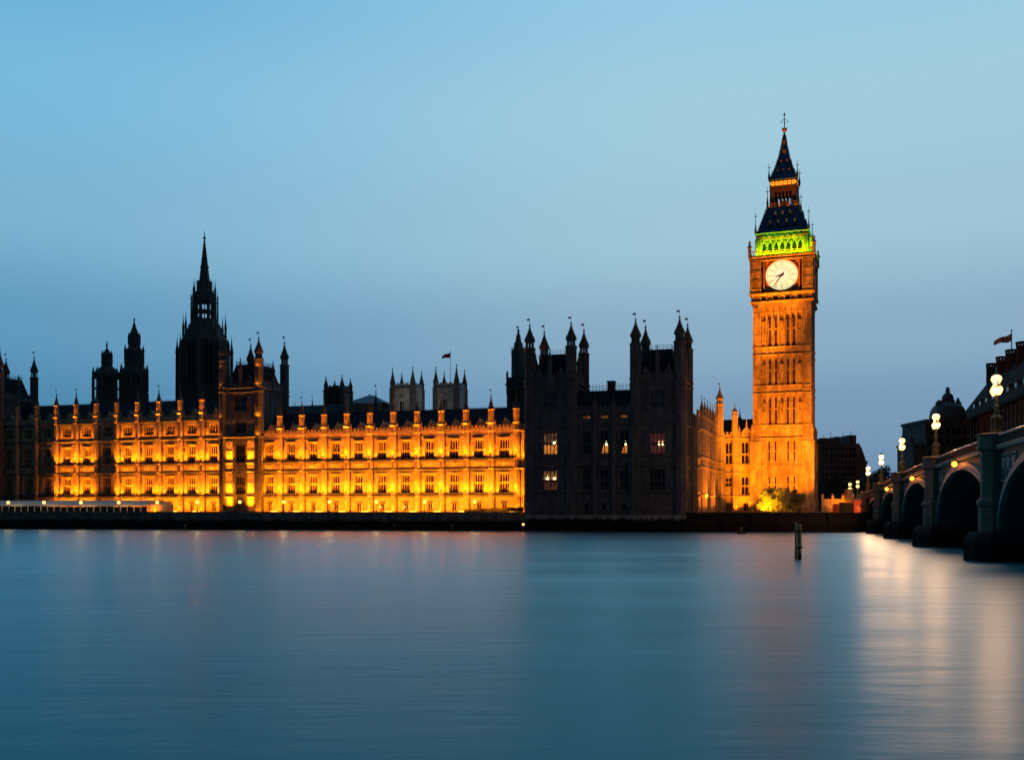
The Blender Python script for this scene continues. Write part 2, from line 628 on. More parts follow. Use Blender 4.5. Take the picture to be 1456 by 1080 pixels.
def tracery_window(root, x, zb, zt, hw, lights=3, transom=None, yf=0.68, mat=None, pane=None, arch=True, name='window', depth=0.30):
    """a mullioned window part with its pane as sub-part; origin at sill centre"""
    mat = mat or M['stone']
    mb = MB()
    w = 2 * hw / lights
    mw = min(0.17, w * 0.15)
    y0, y1 = yf, yf + depth
    mb.box(x - hw, x - hw + mw, y0, y1, zb, zt)
    mb.box(x + hw - mw, x + hw, y0, y1, zb, zt)
    for k in range(1, lights):
        c = x - hw + k * w
        mb.box(c - mw / 2, c + mw / 2, y0 - 0.05, y1, zb, zt)
    mb.box(x - hw + mw, x + hw - mw, y0 + 0.003, y1, zb - 0.001, zb + 0.16)
    hd = min(0.75, (zt - zb) * 0.16)
    rows = [zt] + ([transom] if transom else [])
    if transom:
        mb.box(x - hw + mw, x + hw - mw, y0 - 0.02, y1, transom - 0.11, transom + 0.11)
    if arch:
        for top in rows:
            tz = top - (0.11 if top != zt else 0)
            for k in range(lights):
                a, b_ = x - hw + k * w + mw * 0.5, x - hw + (k + 1) * w - mw * 0.5
                c = (a + b_) / 2
                mb.prism_y([(a, tz - hd), (a + (c - a) * 0.25, tz - hd * 0.45), (c, tz - 0.08), (c, tz), (a, tz)], y0 + 0.05, y1 - 0.02)
                mb.prism_y([(b_, tz - hd), (b_, tz), (c + 0.001, tz), (c + 0.001, tz - 0.08), (b_ - (b_ - c) * 0.25, tz - hd * 0.45)], y0 + 0.05, y1 - 0.02)
    wdw = mb.build(name, mat, root, at=(x, yf, zb))
    if isinstance(pane, tuple):                            # upper lights darker than the curtained lower ones
        MB().box(x - hw, x + hw, y1 + 0.003, y1 + 0.06, zb, transom or (zb + zt) / 2).build('pane', pane[0], wdw, at=(x, y1, zb))
        MB().box(x - hw, x + hw, y1 + 0.003, y1 + 0.06, (transom or (zb + zt) / 2) + 0.001, zt).build('pane', pane[1], wdw, at=(x, y1, zt))
    else:
        pb = MB().box(x - hw, x + hw, y1 + 0.003, y1 + 0.06, zb, zt)
        pb.build('pane', pane or M['glass'], wdw, at=(x, y1, zb))
    return wdw


def wall_bay(mb, x0, x1, z0, z1, openings, y0=0.0, y1=0.9):
    """wall x0..x1, z0..z1 with openings [(xa,xb,za,zb)] stacked vertically in one column, sorted by za"""
    if not openings:
        return mb.box(x0, x1, y0, y1, z0, z1)
    z = z0
    for xa, xb, za, zb in openings:
        if za > z + 1e-4:
            mb.box(x0, x1, y0, y1, z, za)
        mb.box(x0, xa, y0, y1, za, zb)
        mb.box(xb, x1, y0, y1, za, zb)
        z = zb
    if z1 > z + 1e-4:
        mb.box(x0, x1, y0, y1, z, z1)
    return mb


def blind_tracery(mb, x0, x1, z0, z1, n, y=0.0, p=0.13, mid=True, t=0.11):
    """panel ribs standing proud of the wall"""
    w = (x1 - x0) / n
    for k in range(n + 1):
        c = x0 + k * w
        mb.box(c - t / 2, c + t / 2, y - p, y + 0.02, z0, z1)
    for k in range(n):
        a, b_ = x0 + k * w + t / 2, x0 + (k + 1) * w - t / 2
        c = (a + b_) / 2
        h = min(0.5, (z1 - z0) * 0.2)
        for top in ([z1, (z0 + z1) / 2] if mid else [z1]):
            mb.prism_y([(a, top - h), (a + (c - a) * 0.35, top - h * 0.4), (c, top - 0.03), (c, top), (a, top)], y - p + 0.03, y + 0.02)
            mb.prism_y([(b_, top - h), (b_, top), (c + 0.001, top), (c + 0.001, top - 0.03), (b_ - (b_ - c) * 0.35, top - h * 0.4)], y - p + 0.03, y + 0.02)
        if mid:
            mb.box(a, b_, y - p + 0.02, y + 0.02, (z0 + z1) / 2 + 0.001, (z0 + z1) / 2 + 0.12)


def string(mb, x0, x1, z, h=0.35, p=0.55, y=0.0):
    """projecting string course with a sloped underside and a small lip"""
    mb.prism_x([(y + 0.05, z - h), (y - p * 0.45, z - h * 0.55), (y - p, z - h * 0.25), (y - p, z), (y + 0.05, z)], x0, x1)


def battlement(mb, x0, x1, z, h=0.9, step=1.1, y0=-0.1, y1=0.25):
    mb.box(x0, x1, y0, y1, z, z + h * 0.55)
    nn = max(1, int(round((x1 - x0) / step)))
    w = (x1 - x0) / nn
    for k in range(nn):
        mb.box(x0 + (k + 0.22) * w, x0 + (k + 0.78) * w, y0 + 0.003, y1 - 0.003, z + h * 0.55, z + h)


def battlement_y(mb, y0, y1, x0, x1, z, h=0.9, step=1.1):
    mb.box(x0, x1, y0, y1, z, z + h * 0.55)
    nn = max(1, int(round((y1 - y0) / step)))
    w = (y1 - y0) / nn
    for k in range(nn):
        mb.box(x0 + 0.003, x1 - 0.003, y0 + (k + 0.22) * w, y0 + (k + 0.78) * w, z + h * 0.55, z + h)


def coat_of_arms(mb, x, z, s, y=0.0):
    """shield, crown and two rampant supporters in relief"""
    mb.prism_y([(x - 0.45 * s, z + 0.75 * s), (x - 0.45 * s, z + 0.2 * s), (x, z - 0.35 * s), (x + 0.45 * s, z + 0.2 * s), (x + 0.45 * s, z + 0.75 * s)], y - 0.28, y + 0.02)
    mb.prism_y([(x - 0.35 * s, z + 0.8 * s), (x + 0.35 * s, z + 0.8 * s), (x + 0.45 * s, z + 1.2 * s), (x + 0.2 * s, z + 1.0 * s), (x, z + 1.3 * s), (x - 0.2 * s, z + 1.0 * s), (x - 0.45 * s, z + 1.2 * s)], y - 0.22, y + 0.02)
    for q in (-1, 1):
        pts = [(0.6, -0.4), (0.95, -0.35), (0.9, 0.1), (1.25, 0.5), (1.45, 0.95), (1.15, 0.8), (1.0, 1.2), (0.7, 1.15), (0.75, 0.8), (0.55, 0.55), (0.72, 0.2)]
        poly = [(x + q * a * s, z + b_ * s) for a, b_ in pts]
        if q < 0:
            poly = poly[::-1]
        mb.prism_y(poly, y - 0.20, y + 0.02)


# ------------------------------------------------------------------ ground, water
structure('river_water', MB().add([(-3000, -400, 0), (3000, -400, 0), (3000, 420, 0), (-3000, 420, 0)], [(0, 1, 2, 3)]), M['water'])


def wall_y(X):
    """the river wall's line in plan, left of the pavilion"""
    return 235.5 - 0.150 * (X - 3.1)


QX = 37.5                                        # right end of the pavilion's plinth
quayR = [(QX, 224.6), (60.0, 222.6), (77.0, 223.5), (88.0, 242.0), (400.0, 330.0)]
left_pts = [(-700.0, wall_y(-700)), (3.1, 235.5)]
gp = left_pts + quayR
gb = MB()
gb.add([(x, y + 0.3, ZB - 0.05) for x, y in gp] + [(400, 7000, ZB - 0.05), (3000, 7000, ZB - 0.05), (-3000, 7000, ZB - 0.05), (-3000, wall_y(-700), ZB - 0.05)],
       [tuple(range(len(gp) + 4))])
structure('ground', gb, M['earth'])


def quay_wall(name, pts, label, z1, mat, thick=1.0):
    mb = MB()
    for (xa, ya), (xb, yb) in zip(pts, pts[1:]):
        d = Vector((xb - xa, yb - ya, 0)).normalized()
        nrm = Vector((d.y, -d.x, 0))                       # river side
        a, b_ = Vector((xa, ya, 0)), Vector((xb, yb, 0))
        prof = [(0.0, z1), (0.0, z1 - 0.28), (-0.18, z1 - 0.34), (-0.18, z1 - 1.0), (-0.30, z1 - 1.1), (0.55, -3.0)]
        prof = [(p * 1.0, z) for p, z in prof]
        prof[-1] = (0.35, -3.0)
        back = [(-thick, -3.0), (-thick, z1)]
        sec = prof + back
        vs = []
        for base in (a, b_):
            for o_, z in sec:
                q = base + nrm * o_
                vs.append((q.x, q.y, z))
        k = len(sec)
        fs = [(i, (i + 1) % k, k + (i + 1) % k, k + i) for i in range(k)] + [tuple(range(k)), tuple(range(2 * k - 1, k - 1, -1))]
        mb.add(vs, fs)
        L = (b_ - a).length                                # pilaster strips every few metres
        nn = int(min(L, 260) / 6.4)
        for i in range(1, nn):
            q = b_ - d * (i * 6.4)
            w = d * 0.45
            for sgn in (1,):
                p0, p1 = q - w, q + w
                o0, o1 = nrm * -0.22, nrm * 0.16
                vs = []
                for zz in (-1.0, z1 - 0.30):
                    for pp, oo in ((p0, o1), (p1, o1), (p1, o0), (p0, o0)):
                        r_ = pp + oo
                        vs.append((r_.x, r_.y, zz))
                mb.add(vs, [(3, 2, 1, 0), (4, 5, 6, 7), (0, 1, 5, 4), (1, 2, 6, 5), (2, 3, 7, 6), (3, 0, 4, 7)])
    o = mb.build(name, mat, at=(pts[0][0] if abs(pts[0][0]) < 300 else -130, pts[0][1] if abs(pts[0][0]) < 300 else wall_y(-130), 0))
    return tag(o, label, 'river wall')


quay_wall('river_wall', left_pts, 'long dark stone river wall under the floodlit palace terrace', ZB + 0.12, M['quay'])
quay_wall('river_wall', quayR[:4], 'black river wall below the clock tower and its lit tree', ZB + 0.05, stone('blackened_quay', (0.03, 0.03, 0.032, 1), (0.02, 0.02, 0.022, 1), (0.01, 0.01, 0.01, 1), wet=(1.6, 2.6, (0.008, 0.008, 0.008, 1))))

# ------------------------------------------------------------------ palace river wing
Z_G, Z_A, Z_B, Z_C = 4.15, 10.85, 13.2, 20.1     # ledges: ground storey, frieze foot, frieze top, cornice


def facade_bays(root, xs, lit, top, third=None, mat=None):
    """xs: bay boundaries; lit: flags; top: cornice height; third: (sill, head) of an extra storey"""
    mat = mat or M['stone']
    wall, orn = MB(), MB()
    ground_hoods = MB()
    for i in range(len(xs) - 1):
        x0, x1 = xs[i], xs[i + 1]
        xc, W = (x0 + x1) / 2, x1 - x0
        hw = W * 0.20
        ops = [(xc - 0.62, xc + 0.62, 0.1, 2.25), (xc - hw, xc + hw, 4.75, 9.55), (xc - hw, xc + hw, 13.25, 18.1)]
        if third:
            ops.append((xc - hw * 1.1, xc + hw * 1.1, third[0], third[1]))
        # wall_bay expects one column; openings of different width are fine
        wall_bay(wall, x0, x1, -0.05, top, ops, 0.0, 1.05)
        bw = 0.80                                          # half-width kept clear for the buttress
        for a, b_ in ((x0 + bw, xc - hw - 0.28), (xc + hw + 0.28, x1 - bw)):
            blind_tracery(orn, a, b_, 5.0, 10.2, 3, p=0.10, t=0.09)
            blind_tracery(orn, a, b_, 13.5, 19.2, 3, p=0.10, t=0.09)
            blind_tracery(orn, a, b_, Z_A + 0.35, Z_B - 0.4, 3, mid=False)
            cc = (a + b_) / 2                              # corbel and canopy of a statue niche
            for zc in (5.5, 14.0):
                orn.lathe(cc, -0.06, [(0.08, zc - 0.5), (0.24, zc), (0.24, zc + 0.15)], 6)
                orn.lathe(cc, -0.06, [(0.13, zc + 0.15), (0.18, zc + 0.7), (0.15, zc + 1.35), (0.08, zc + 1.5), (0.10, zc + 1.75)], 6)
                orn.lathe(cc, -0.05, [(0.22, zc + 2.1), (0.24, zc + 2.4), (0.05, zc + 3.2)], 6)
            if third:
                blind_tracery(orn, a, b_, third[0] - 0.9, third[1] + 0.5, 2, mid=False)
        for za, zb_ in ((4.75, 9.55), (13.25, 18.1)):      # jamb shafts and label moulds round the window
            for q in (-1, 1):
                orn.box(xc + q * (hw + 0.12) - 0.09, xc + q * (hw + 0.12) + 0.09, -0.2, 0.03, za + 0.05, zb_ + 0.25)
            orn.box(xc - hw - 0.25, xc + hw + 0.25, -0.30, 0.03, zb_ + 0.25, zb_ + 0.42)
            blind_tracery(orn, xc - hw, xc + hw, zb_ + 0.45, zb_ + 1.05, 5, mid=False, p=0.12, t=0.09)
        coat_of_arms(orn, xc, Z_A + 0.85, 0.92, 0)
        ground_hoods.box(xc - 0.85, xc + 0.85, -0.34, 0.05, 2.3, 2.6)
        tracery_window(root, xc, 4.75, 9.55, hw, 4, 7.45, mat=mat)
        tracery_window(root, xc, 13.25, 18.1, hw, 4, 15.65, mat=mat)
        tracery_window(root, xc, 0.1, 2.25, 0.62, 2, None, yf=0.35, mat=mat, arch=False)
        if third:
            tracery_window(root, xc, third[0], third[1], hw * 1.1, 4, None, mat=mat)
        if lit[i]:
            a, b_ = x0 + 0.85, x1 - 0.85
            k = random.uniform(0.75, 1.2)
            strip(root, x0 + 0.6, x1 - 0.6, -7.0 if not third else -3.6, 0.45, 950 if not third else 330, 48, 0.4, spread=110 if not third else 80)      # added fill light in front of the wall, evening out dark gaps
            strip(root, a - 0.3, b_ + 0.3, -2.6, 0.40, 560 * k, 42, 0.3)
            strip(root, a - 0.25, b_ + 0.25, -0.92, Z_G + 0.2, (950 if not third else 1150) * k, 11, spread=80)
            strip(root, a - 0.25, b_ + 0.25, -0.92, Z_A + 0.15, 300 * k, 16, spread=120)
            strip(root, a - 0.25, b_ + 0.25, -0.92, Z_B + 0.2, (900 if not third else 1100) * k, 11, spread=80)
            if third:
                strip(root, a - 0.25, b_ + 0.25, -0.92, Z_C + 0.2, 330 * k, 13, spread=95)
    X0, X1 = xs[0], xs[-1]
    for z, p, h in ((Z_G + 0.55, 0.34, 0.30), (Z_G, 0.72, 0.42), (Z_A, 0.70, 0.40), (Z_B, 0.70, 0.38), (Z_C, 0.80, 0.55), (top, 0.75, 0.5)):
        if z == top and not third:
            continue
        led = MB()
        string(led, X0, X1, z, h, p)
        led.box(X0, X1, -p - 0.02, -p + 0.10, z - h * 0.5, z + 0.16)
        led.build('string_course', M['stone_dark'], root, at=((X0 + X1) / 2, 0, z))  # ledges and lips in darker stone: their shadow lines put into the colour
    wall.build('wall', mat, root)
    orn.build('blind_tracery', mat, root)
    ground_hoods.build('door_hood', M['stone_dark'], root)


def buttress(root, x, top, zs, mat=None, capm=None, spire_h=4.0, zshaft=5.6, lit=True):
    """octagonal buttress rising as a panelled turret with crocketed cap"""
    mat = mat or M['stone']
    r = 0.72
    mb = MB()
    mb.lathe(x, -0.08, [(r + 0.16, -0.05), (r + 0.16, 1.1), (r, 1.3), (r, top + 0.1)], 8)
    for z in zs:
        ring(mb, x, -0.08, z, r, 0.34, 8, 0.20)
    for k in range(8):                                     # corner rolls
        a = pi / 8 + k * pi / 4
        cx_, cy_ = x + cos(a) * r, -0.08 + sin(a) * r
        if cy_ < -0.2:
            mb.bar((cx_, cy_, 1.3), (cx_, cy_, top), 0.075, 0.075, 5)
    b_ = mb.build('buttress', mat, root, at=(x, -0.25, 0))
    tb = MB()
    r2 = 0.70
    z0 = top + 0.1
    tb.lathe(x, -0.25, [(r2 + 0.1, z0), (r2 + 0.1, z0 + 1.6), (r2, z0 + 1.75)], 8)
    ring(tb, x, -0.25, z0 + 1.75, r2, 0.4, 8, 0.28)
    tb.lathe(x, -0.25, [(r2 * 0.72, z0 + 1.9), (r2 * 0.72, z0 + zshaft)], 8)
    for k in range(8):
        a = pi / 8 + k * pi / 4
        tb.bar((x + cos(a) * r2 * 0.92, -0.25 + sin(a) * r2 * 0.92, z0 + 1.9), (x + cos(a) * r2 * 0.92, -0.25 + sin(a) * r2 * 0.92, z0 + zshaft), 0.13, 0.13, 5)
    ring(tb, x, -0.25, z0 + zshaft, r2 * 0.9, 0.36, 8, 0.28)
    pin = tb.build('pinnacle', mat, root, at=(x, -0.25, z0))
    cb = MB()
    crocket_spire(cb, x, -0.25, z0 + zshaft + 0.2, z0 + zshaft + 0.2 + spire_h, r2 * 1.0, vane=True)
    cb.build('spirelet', capm or M['stone_spire'], pin, at=(x, -0.25, z0 + zshaft))
    MB().bar((x + 1.0, -0.14, 0), (x + 1.0, -0.14, top - 0.3), 0.10, 0.10, 6).build('shade_line_pipe', M['iron'], root, at=(x + 1.0, -0.14, 0))  # dark bar added for the shaded line beside the buttress, shaped as a downpipe
    if lit:
        MB().box(x - 0.85, x + 0.85, -3.3, -2.9, 0.0, 0.32).build('floodlight', M['floodlight'], root, at=(x, -3.1, 0))


def roof_block(root, x0, x1, top, ridge, yr, depth, mat=None, axes=(), crest=True):
    """slate roof behind a pierced parapet, with gabled dormers on the window axes"""
    mb = MB()
    mb.prism_x([(0.9, top + 0.2), (yr, ridge), (yr + 2.5, ridge), (depth, top - 1)], x0, x1)
    rf = mb.build('roof', M['slate'], root)
    pb = MB()
    battlement(pb, x0, x1, top + 0.004, 1.5, 1.05, -0.35, -0.05)
    for a, b_ in zip(axes, axes[1:]):                      # parapet finials between dormers
        for q in (0.33, 0.67):
            c = a + (b_ - a) * q
            pb.lathe(c, -0.2, [(0.16, top + 1.4), (0.16, top + 2.0), (0.26, top + 2.1), (0.03, top + 3.0)], 6)
    pb.build('parapet', mat or M['stone'], root)
    if crest:
        cb = MB()
        nn = int((x1 - x0) / 0.8)
        for k in range(nn + 1):
            c = x0 + (x1 - x0) * k / nn
            cb.bar((c, yr + 0.1, ridge - 0.02), (c, yr + 0.1, ridge + 0.38), 0.04, 0.02, 4)
        cb.box(x0, x1, yr + 0.05, yr + 0.15, ridge + 0.14, ridge + 0.2)
        cb.build('ridge_cresting', M['iron'], root)
    for c in axes:
        db = MB()
        db.prism_y([(c - 0.75, top + 0.2), (c + 0.75, top + 0.2), (c + 0.75, top + 1.9), (c + 0.95, top + 1.95), (c, top + 3.2), (c - 0.95, top + 1.95), (c - 0.75, top + 1.9)], 0.7, 3.2)
        db.lathe(c, 0.8, [(0.1, top + 3.1), (0.18, top + 3.35), (0.03, top + 3.8)], 6)
        db.build('dormer', mat or M['stone'], root, at=(c, 0.7, top + 0.2))


win_px = [383.3, 414.2, 445.8, 478, 510.5, 543.5, 577, 611, 645.7, 681, 716.7]
w0, w1 = fx(383.3), fx(716.7)
BW = (w1 - w0) / 10                                        # bay width on the wing
xs = [w0 - BW / 2 + BW * i for i in range(12)]
wing = pthing('palace_wing', 'long floodlit gothic palace wing with eleven glowing bays beside the dark pavilion', 'palace wing', (xs[0] + xs[-1]) / 2, 0)
facade_bays(wing, xs, [True] * 11, Z_C, None)
for i, x in enumerate(xs[1:]):
    buttress(wing, x, Z_C, (Z_G, Z_A, Z_B, Z_C), zshaft=5.1, spire_h=3.9)
    strip(wing, x - 0.7, x + 0.7, -1.5, Z_C + 1.0, 85, 12, spread=60)
    strip(wing, x - 0.6, x + 0.6, -2.3, 0.4, 210, 26, 0.3)
    for z in (Z_G + 0.3, Z_B + 0.3):
        strip(wing, x - 0.5, x + 0.5, -1.75, z, 300, 13, spread=70)
roof_block(wing, xs[0], xs[-1] + 3.5, Z_C, fz(690, 580, 8.0), 8.0, 22, axes=[(a + b_) / 2 for a, b_ in zip(xs, xs[1:])])
# the wing's last sliver of wall before the pavilion
e_ = MB().box(xs[-1], xs[-1] + 3.5, 0.0, 0.9, -0.05, Z_C)
for z in (Z_G, Z_A, Z_B, Z_C):
    string(e_, xs[-1], xs[-1] + 3.5, z, 0.4, 0.7)
e_.build('end_wall', M['stone'], wing)
strip(wing, xs[-1] + 0.9, xs[-1] + 3.3, -2.4, 0.4, 420, 42, 0.3)
strip(wing, xs[-1] + 0.9, xs[-1] + 3.3, -1.3, Z_G + 0.2, 520, 22)
strip(wing, xs[-1] + 0.9, xs[-1] + 3.3, -1.3, Z_B + 0.2, 480, 22)

# ------------------------------------------------------------------ palace centre block (between its two towers)
TOP2 = 25.1
TWX0, TWX1 = fx(315.5, -1.2), fx(368.5, -1.2)              # north centre tower's front corners
cb0 = fx(304.5)
bays_c = []
xr = TWX0 - 0.3
NB = 11
step = (fx(304.0) - fx(95.3)) / 7
xc_l = [fx(95.3) + step * i for i in range(-3, 8)]
xsC = [xc_l[0] - step / 2 + step * i for i in range(NB + 1)]
xsC[-1] = TWX0 + 0.2
litC = [False, False, False, True, True, False, True, True, True, True, True]
centre = pthing('palace_centre', 'four storey centre block of the palace, partly floodlit, with unlit bays at left', 'palace block', (xsC[0] + xsC[-1]) / 2, 0)
facade_bays(centre, xsC, litC, TOP2, (21.3, 23.9))
for i, x in enumerate(xsC[1:-1]):
    lit_here = litC[i] or litC[i + 1]
    buttress(centre, x, TOP2, (Z_G, Z_A, Z_B, Z_C, TOP2), zshaft=5.2, spire_h=3.6, lit=lit_here)
    if lit_here:
        k = 1.0 if litC[i] and litC[i + 1] else 0.5
        strip(centre, x - 0.7, x + 0.7, -1.5, TOP2 + 1.0, 70 * k, 12, spread=60)
        strip(centre, x - 0.6, x + 0.6, -2.3, 0.4, 210 * k, 26, 0.3)
        for z in (Z_G + 0.3, Z_B + 0.3):
            strip(centre, x - 0.5, x + 0.5, -1.75, z, 270 * k, 13, spread=70)
roof_block(centre, xsC[0], xsC[-1], TOP2, fz(100, 575.5, 8.0), 8.0, 22, axes=[(a + b_) / 2 for a, b_ in zip(xsC, xsC[1:])])


# ------------------------------------------------------------------ square palace towers with four octagonal turrets
def big_turret(root, x, y, z0, zs, tip, r, mat, band=(), nm='turret', open_top=True):
    mb = MB()
    mb.lathe(x, y, [(r, z0), (r, zs)], 8)
    for k in range(8):
        a = pi / 8 + k * pi / 4
        mb.bar((x + cos(a) * r, y + sin(a) * r, z0), (x + cos(a) * r, y + sin(a) * r, zs), 0.10, 0.10, 5)
    for z in band:
        ring(mb, x, y, z, r, 0.5, 8, 0.28)
    ring(mb, x, y, zs, r, 0.5, 8, 0.22)
    hl = (tip - zs) * 0.30
    r2 = r * 0.80
    if open_top:                                           # open lantern stage
        mb.lathe(x, y, [(r2 * 0.30, zs + 0.1), (r2 * 0.30, zs + hl)], 8)
        for k in range(8):
            a = pi / 8 + k * pi / 4
            mb.bar((x + cos(a) * r2 * 0.86, y + sin(a) * r2 * 0.86, zs + 0.1), (x + cos(a) * r2 * 0.86, y + sin(a) * r2 * 0.86, zs + hl), 0.17, 0.17, 5)
    else:
        mb.lathe(x, y, [(r2, zs + 0.1), (r2, zs + hl)], 8)
    ring(mb, x, y, zs + hl, r2, 0.5, 8, 0.34)
    t = mb.build(nm, mat, root, at=(x, y, z0))
    sb = MB()
    crocket_spire(sb, x, y, zs + hl + 0.3, tip, r * 1.02, steps=7)
    sb.build('spirelet', M['stone_spire'], t, at=(x, y, zs + hl))
    return t


def square_tower(root, x0, x1, y0, y1, zcor, zpar, tips, zshaft, mat, base=-0.05, win=None, low=None, panes=None, mans=None, r=1.15, lowmat=None):
    """body with cornice, parapet, steep mansard and four corner turrets (FL, FR, BL, BR)"""
    body = MB()
    xc = (x0 + x1) / 2
    ops = []
    for (hw, za, zb_) in (low or []):
        ops.append((xc - hw, xc + hw, za, zb_))
    if win:
        ops.append((xc - win[0], xc + win[0], win[1], win[2]))
    wall_bay(body, x0, x1, base, zcor, ops, y0, y0 + 0.9)
    body.box(x1 - 0.9, x1, y0 + 0.9, y1, base, zcor)
    body.box(x0, x0 + 0.9, y0 + 0.9, y1, base, zcor)
    body.box(x0 + 0.9, x1 - 0.9, y1 - 0.9, y1, base, zcor)
    body.box(x0 + 0.9, x1 - 0.9, y0 + 0.9, y1 - 0.9, zcor - 0.5, zcor - 0.1)
    # panel ribs on front and on the visible side
    hwm = max([o[1] - xc for o in ops] + [1.2])
    zz = [o[2] for o in ops]
    for za, zb_ in ((zcor - (zcor - (win[1] if win else 20)) - 0.8, zcor - 1.0),):
        blind_tracery(body, x0 + r + 0.15, xc - hwm - 0.3, za, zb_, 3, y0)
        blind_tracery(body, xc + hwm + 0.3, x1 - r - 0.15, za, zb_, 3, y0)
    for k in range(6):
        yy = y0 + r + 0.3 + (y1 - y0 - 2 * r - 0.6) * k / 5
        body.box(x1 - 0.02, x1 + 0.14, yy - 0.08, yy + 0.08, base + 5, zcor - 0.8)
    if lowmat:                                             # lower storeys faced in paler stone; floodlight put into the colour
        fc = MB()
        for a, b_ in ((x0 + r + 0.2, xc - hwm - 0.25), (xc + hwm + 0.25, x1 - r - 0.2)):
            fc.box(a, b_, y0 - 0.09, y0 - 0.002, 0.2, Z_C - 0.6)
            for za, zb_ in ((5.0, 10.2), (Z_A + 0.3, Z_B - 0.4), (13.5, 19.0)):
                blind_tracery(fc, a + 0.1, b_ - 0.1, za, zb_, 2, y0 - 0.09)
            for z in (Z_G, Z_A, Z_B):
                string(fc, a, b_, z, 0.4, 0.75, y0)
        fc.build('wall_facing', lowmat, root)
    body.build('wall', mat, root)
    for z, p, h in ((zcor, 0.5, 0.7), (zcor - 1.3, 0.3, 0.35), (Z_C - 0.0 if base > -5 else Z_C, 0.4, 0.5)):
        tr = MB()
        tr.prism_x([(y0 + 0.05, z - h), (y0 - p * 0.5, z - h * 0.5), (y0 - p, z - h * 0.2), (y0 - p, z), (y0 + 0.05, z)], x0 - p, x1 + p)
        tr.box(x1 + 0.001, x1 + p - 0.002, y0 + 0.051, y1, z - h * 0.55, z - 0.002)
        tr.box(x0 - p + 0.002, x0 - 0.001, y0 + 0.051, y1, z - h * 0.55, z - 0.002)
        tr.build('cornice', mat, root)
    pb = MB()
    hp = zpar - zcor
    battlement(pb, x0, x1, zcor + 0.003, hp, 1.0, y0 - 0.1, y0 + 0.3)
    battlement(pb, x0, x1, zcor + 0.003, hp, 1.0, y1 - 0.3, y1)
    battlement_y(pb, y0 + 0.302, y1 - 0.302, x1 - 0.3, x1 + 0.1, zcor + 0.003, hp, 1.0)
    battlement_y(pb, y0 + 0.302, y1 - 0.302, x0 - 0.1, x0 + 0.3, zcor + 0.003, hp, 1.0)
    for (cx_, cy_) in ((xc, y0), (x1, (y0 + y1) / 2), (xc, y1), (x0, (y0 + y1) / 2)):     # mid-face pinnacles
        pb.lathe(cx_, cy_, [(0.55, zcor), (0.55, zpar + 2.6), (0.7, zpar + 2.8)], 8)
        crocket_spire(pb, cx_, cy_, zpar + 2.8, zpar + 6.0, 0.6, vane=False, steps=4)
    for q in (0.25, 0.75):
        c = x0 + (x1 - x0) * q
        pb.prism_y([(c - 0.8, zpar - 0.3), (c + 0.8, zpar - 0.3), (c, zpar + 1.5)], y0 - 0.06, y0 + 0.2)
    pb.build('parapet', mat, root)
    if mans:
        rb = MB()
        rb.taper((x0 + 0.9, x1 - 0.9, y0 + 0.9, y1 - 0.9), zcor, (x0 + 2.6, x1 - 2.6, y0 + 2.8, y1 - 2.8), mans)
        rf = rb.build('roof', M['slate'], root)
        cr = MB()
        a, b_, c, d = x0 + 2.6, x1 - 2.6, y0 + 2.8, y1 - 2.8
        for (p, q) in (((a, c), (b_, c)), ((b_, c), (b_, d)), ((b_, d), (a, d)), ((a, d), (a, c))):
            L = sqrt((p[0] - q[0]) ** 2 + (p[1] - q[1]) ** 2)
            nn = max(2, int(L / 0.8))
            for k in range(nn):
                xx, yy = p[0] + (q[0] - p[0]) * k / nn, p[1] + (q[1] - p[1]) * k / nn
                cr.bar((xx, yy, mans - 0.02), (xx, yy, mans + 1.15), 0.05, 0.03, 4)
            for zz_ in (0.45, 0.9):
                cr.bar((p[0], p[1], mans + zz_), (q[0], q[1], mans + zz_), 0.04, 0.04, 4)
        cr.build('roof_cresting', M['iron'], rf)
        for q in (0.3, 0.7):
            c = x0 + (x1 - x0) * q
            db = MB().prism_y([(c - 0.7, zcor + 0.4), (c + 0.7, zcor + 0.4), (c + 0.7, zpar + 1.9), (c, zpar + 3.6), (c - 0.7, zpar + 1.9)], y0 + 1.0, y0 + 4.5)
            db.build('dormer', M['slate'], root, at=(c, y0 + 1.0, zcor))
    for (tx, ty, tip) in ((x0 + 0.35, y0 + 0.35, tips[0]), (x1 - 0.35, y0 + 0.35, tips[1]), (x0 + 0.35, y1 - 0.35, tips[2]), (x1 - 0.35, y1 - 0.35, tips[3])):
        big_turret(root, tx, ty, base, zshaft, tip, r, mat, (zcor - 1.2, zcor, Z_C if base > -5 else Z_C))
    if win:
        tracery_window(root, xc, win[1], win[2], win[0], 4, (win[1] + win[2]) / 2, yf=y0 + 0.5, mat=mat, pane=M['glass_blue'])
    for i, (hw, za, zb_) in enumerate(low or []):
        if hw > 0.7:
            tracery_window(root, xc, za, zb_, hw, 4 if hw > 1 else 2, (za + zb_) / 2, yf=y0 + 0.5, mat=mat, pane=(panes or {}).get(i))


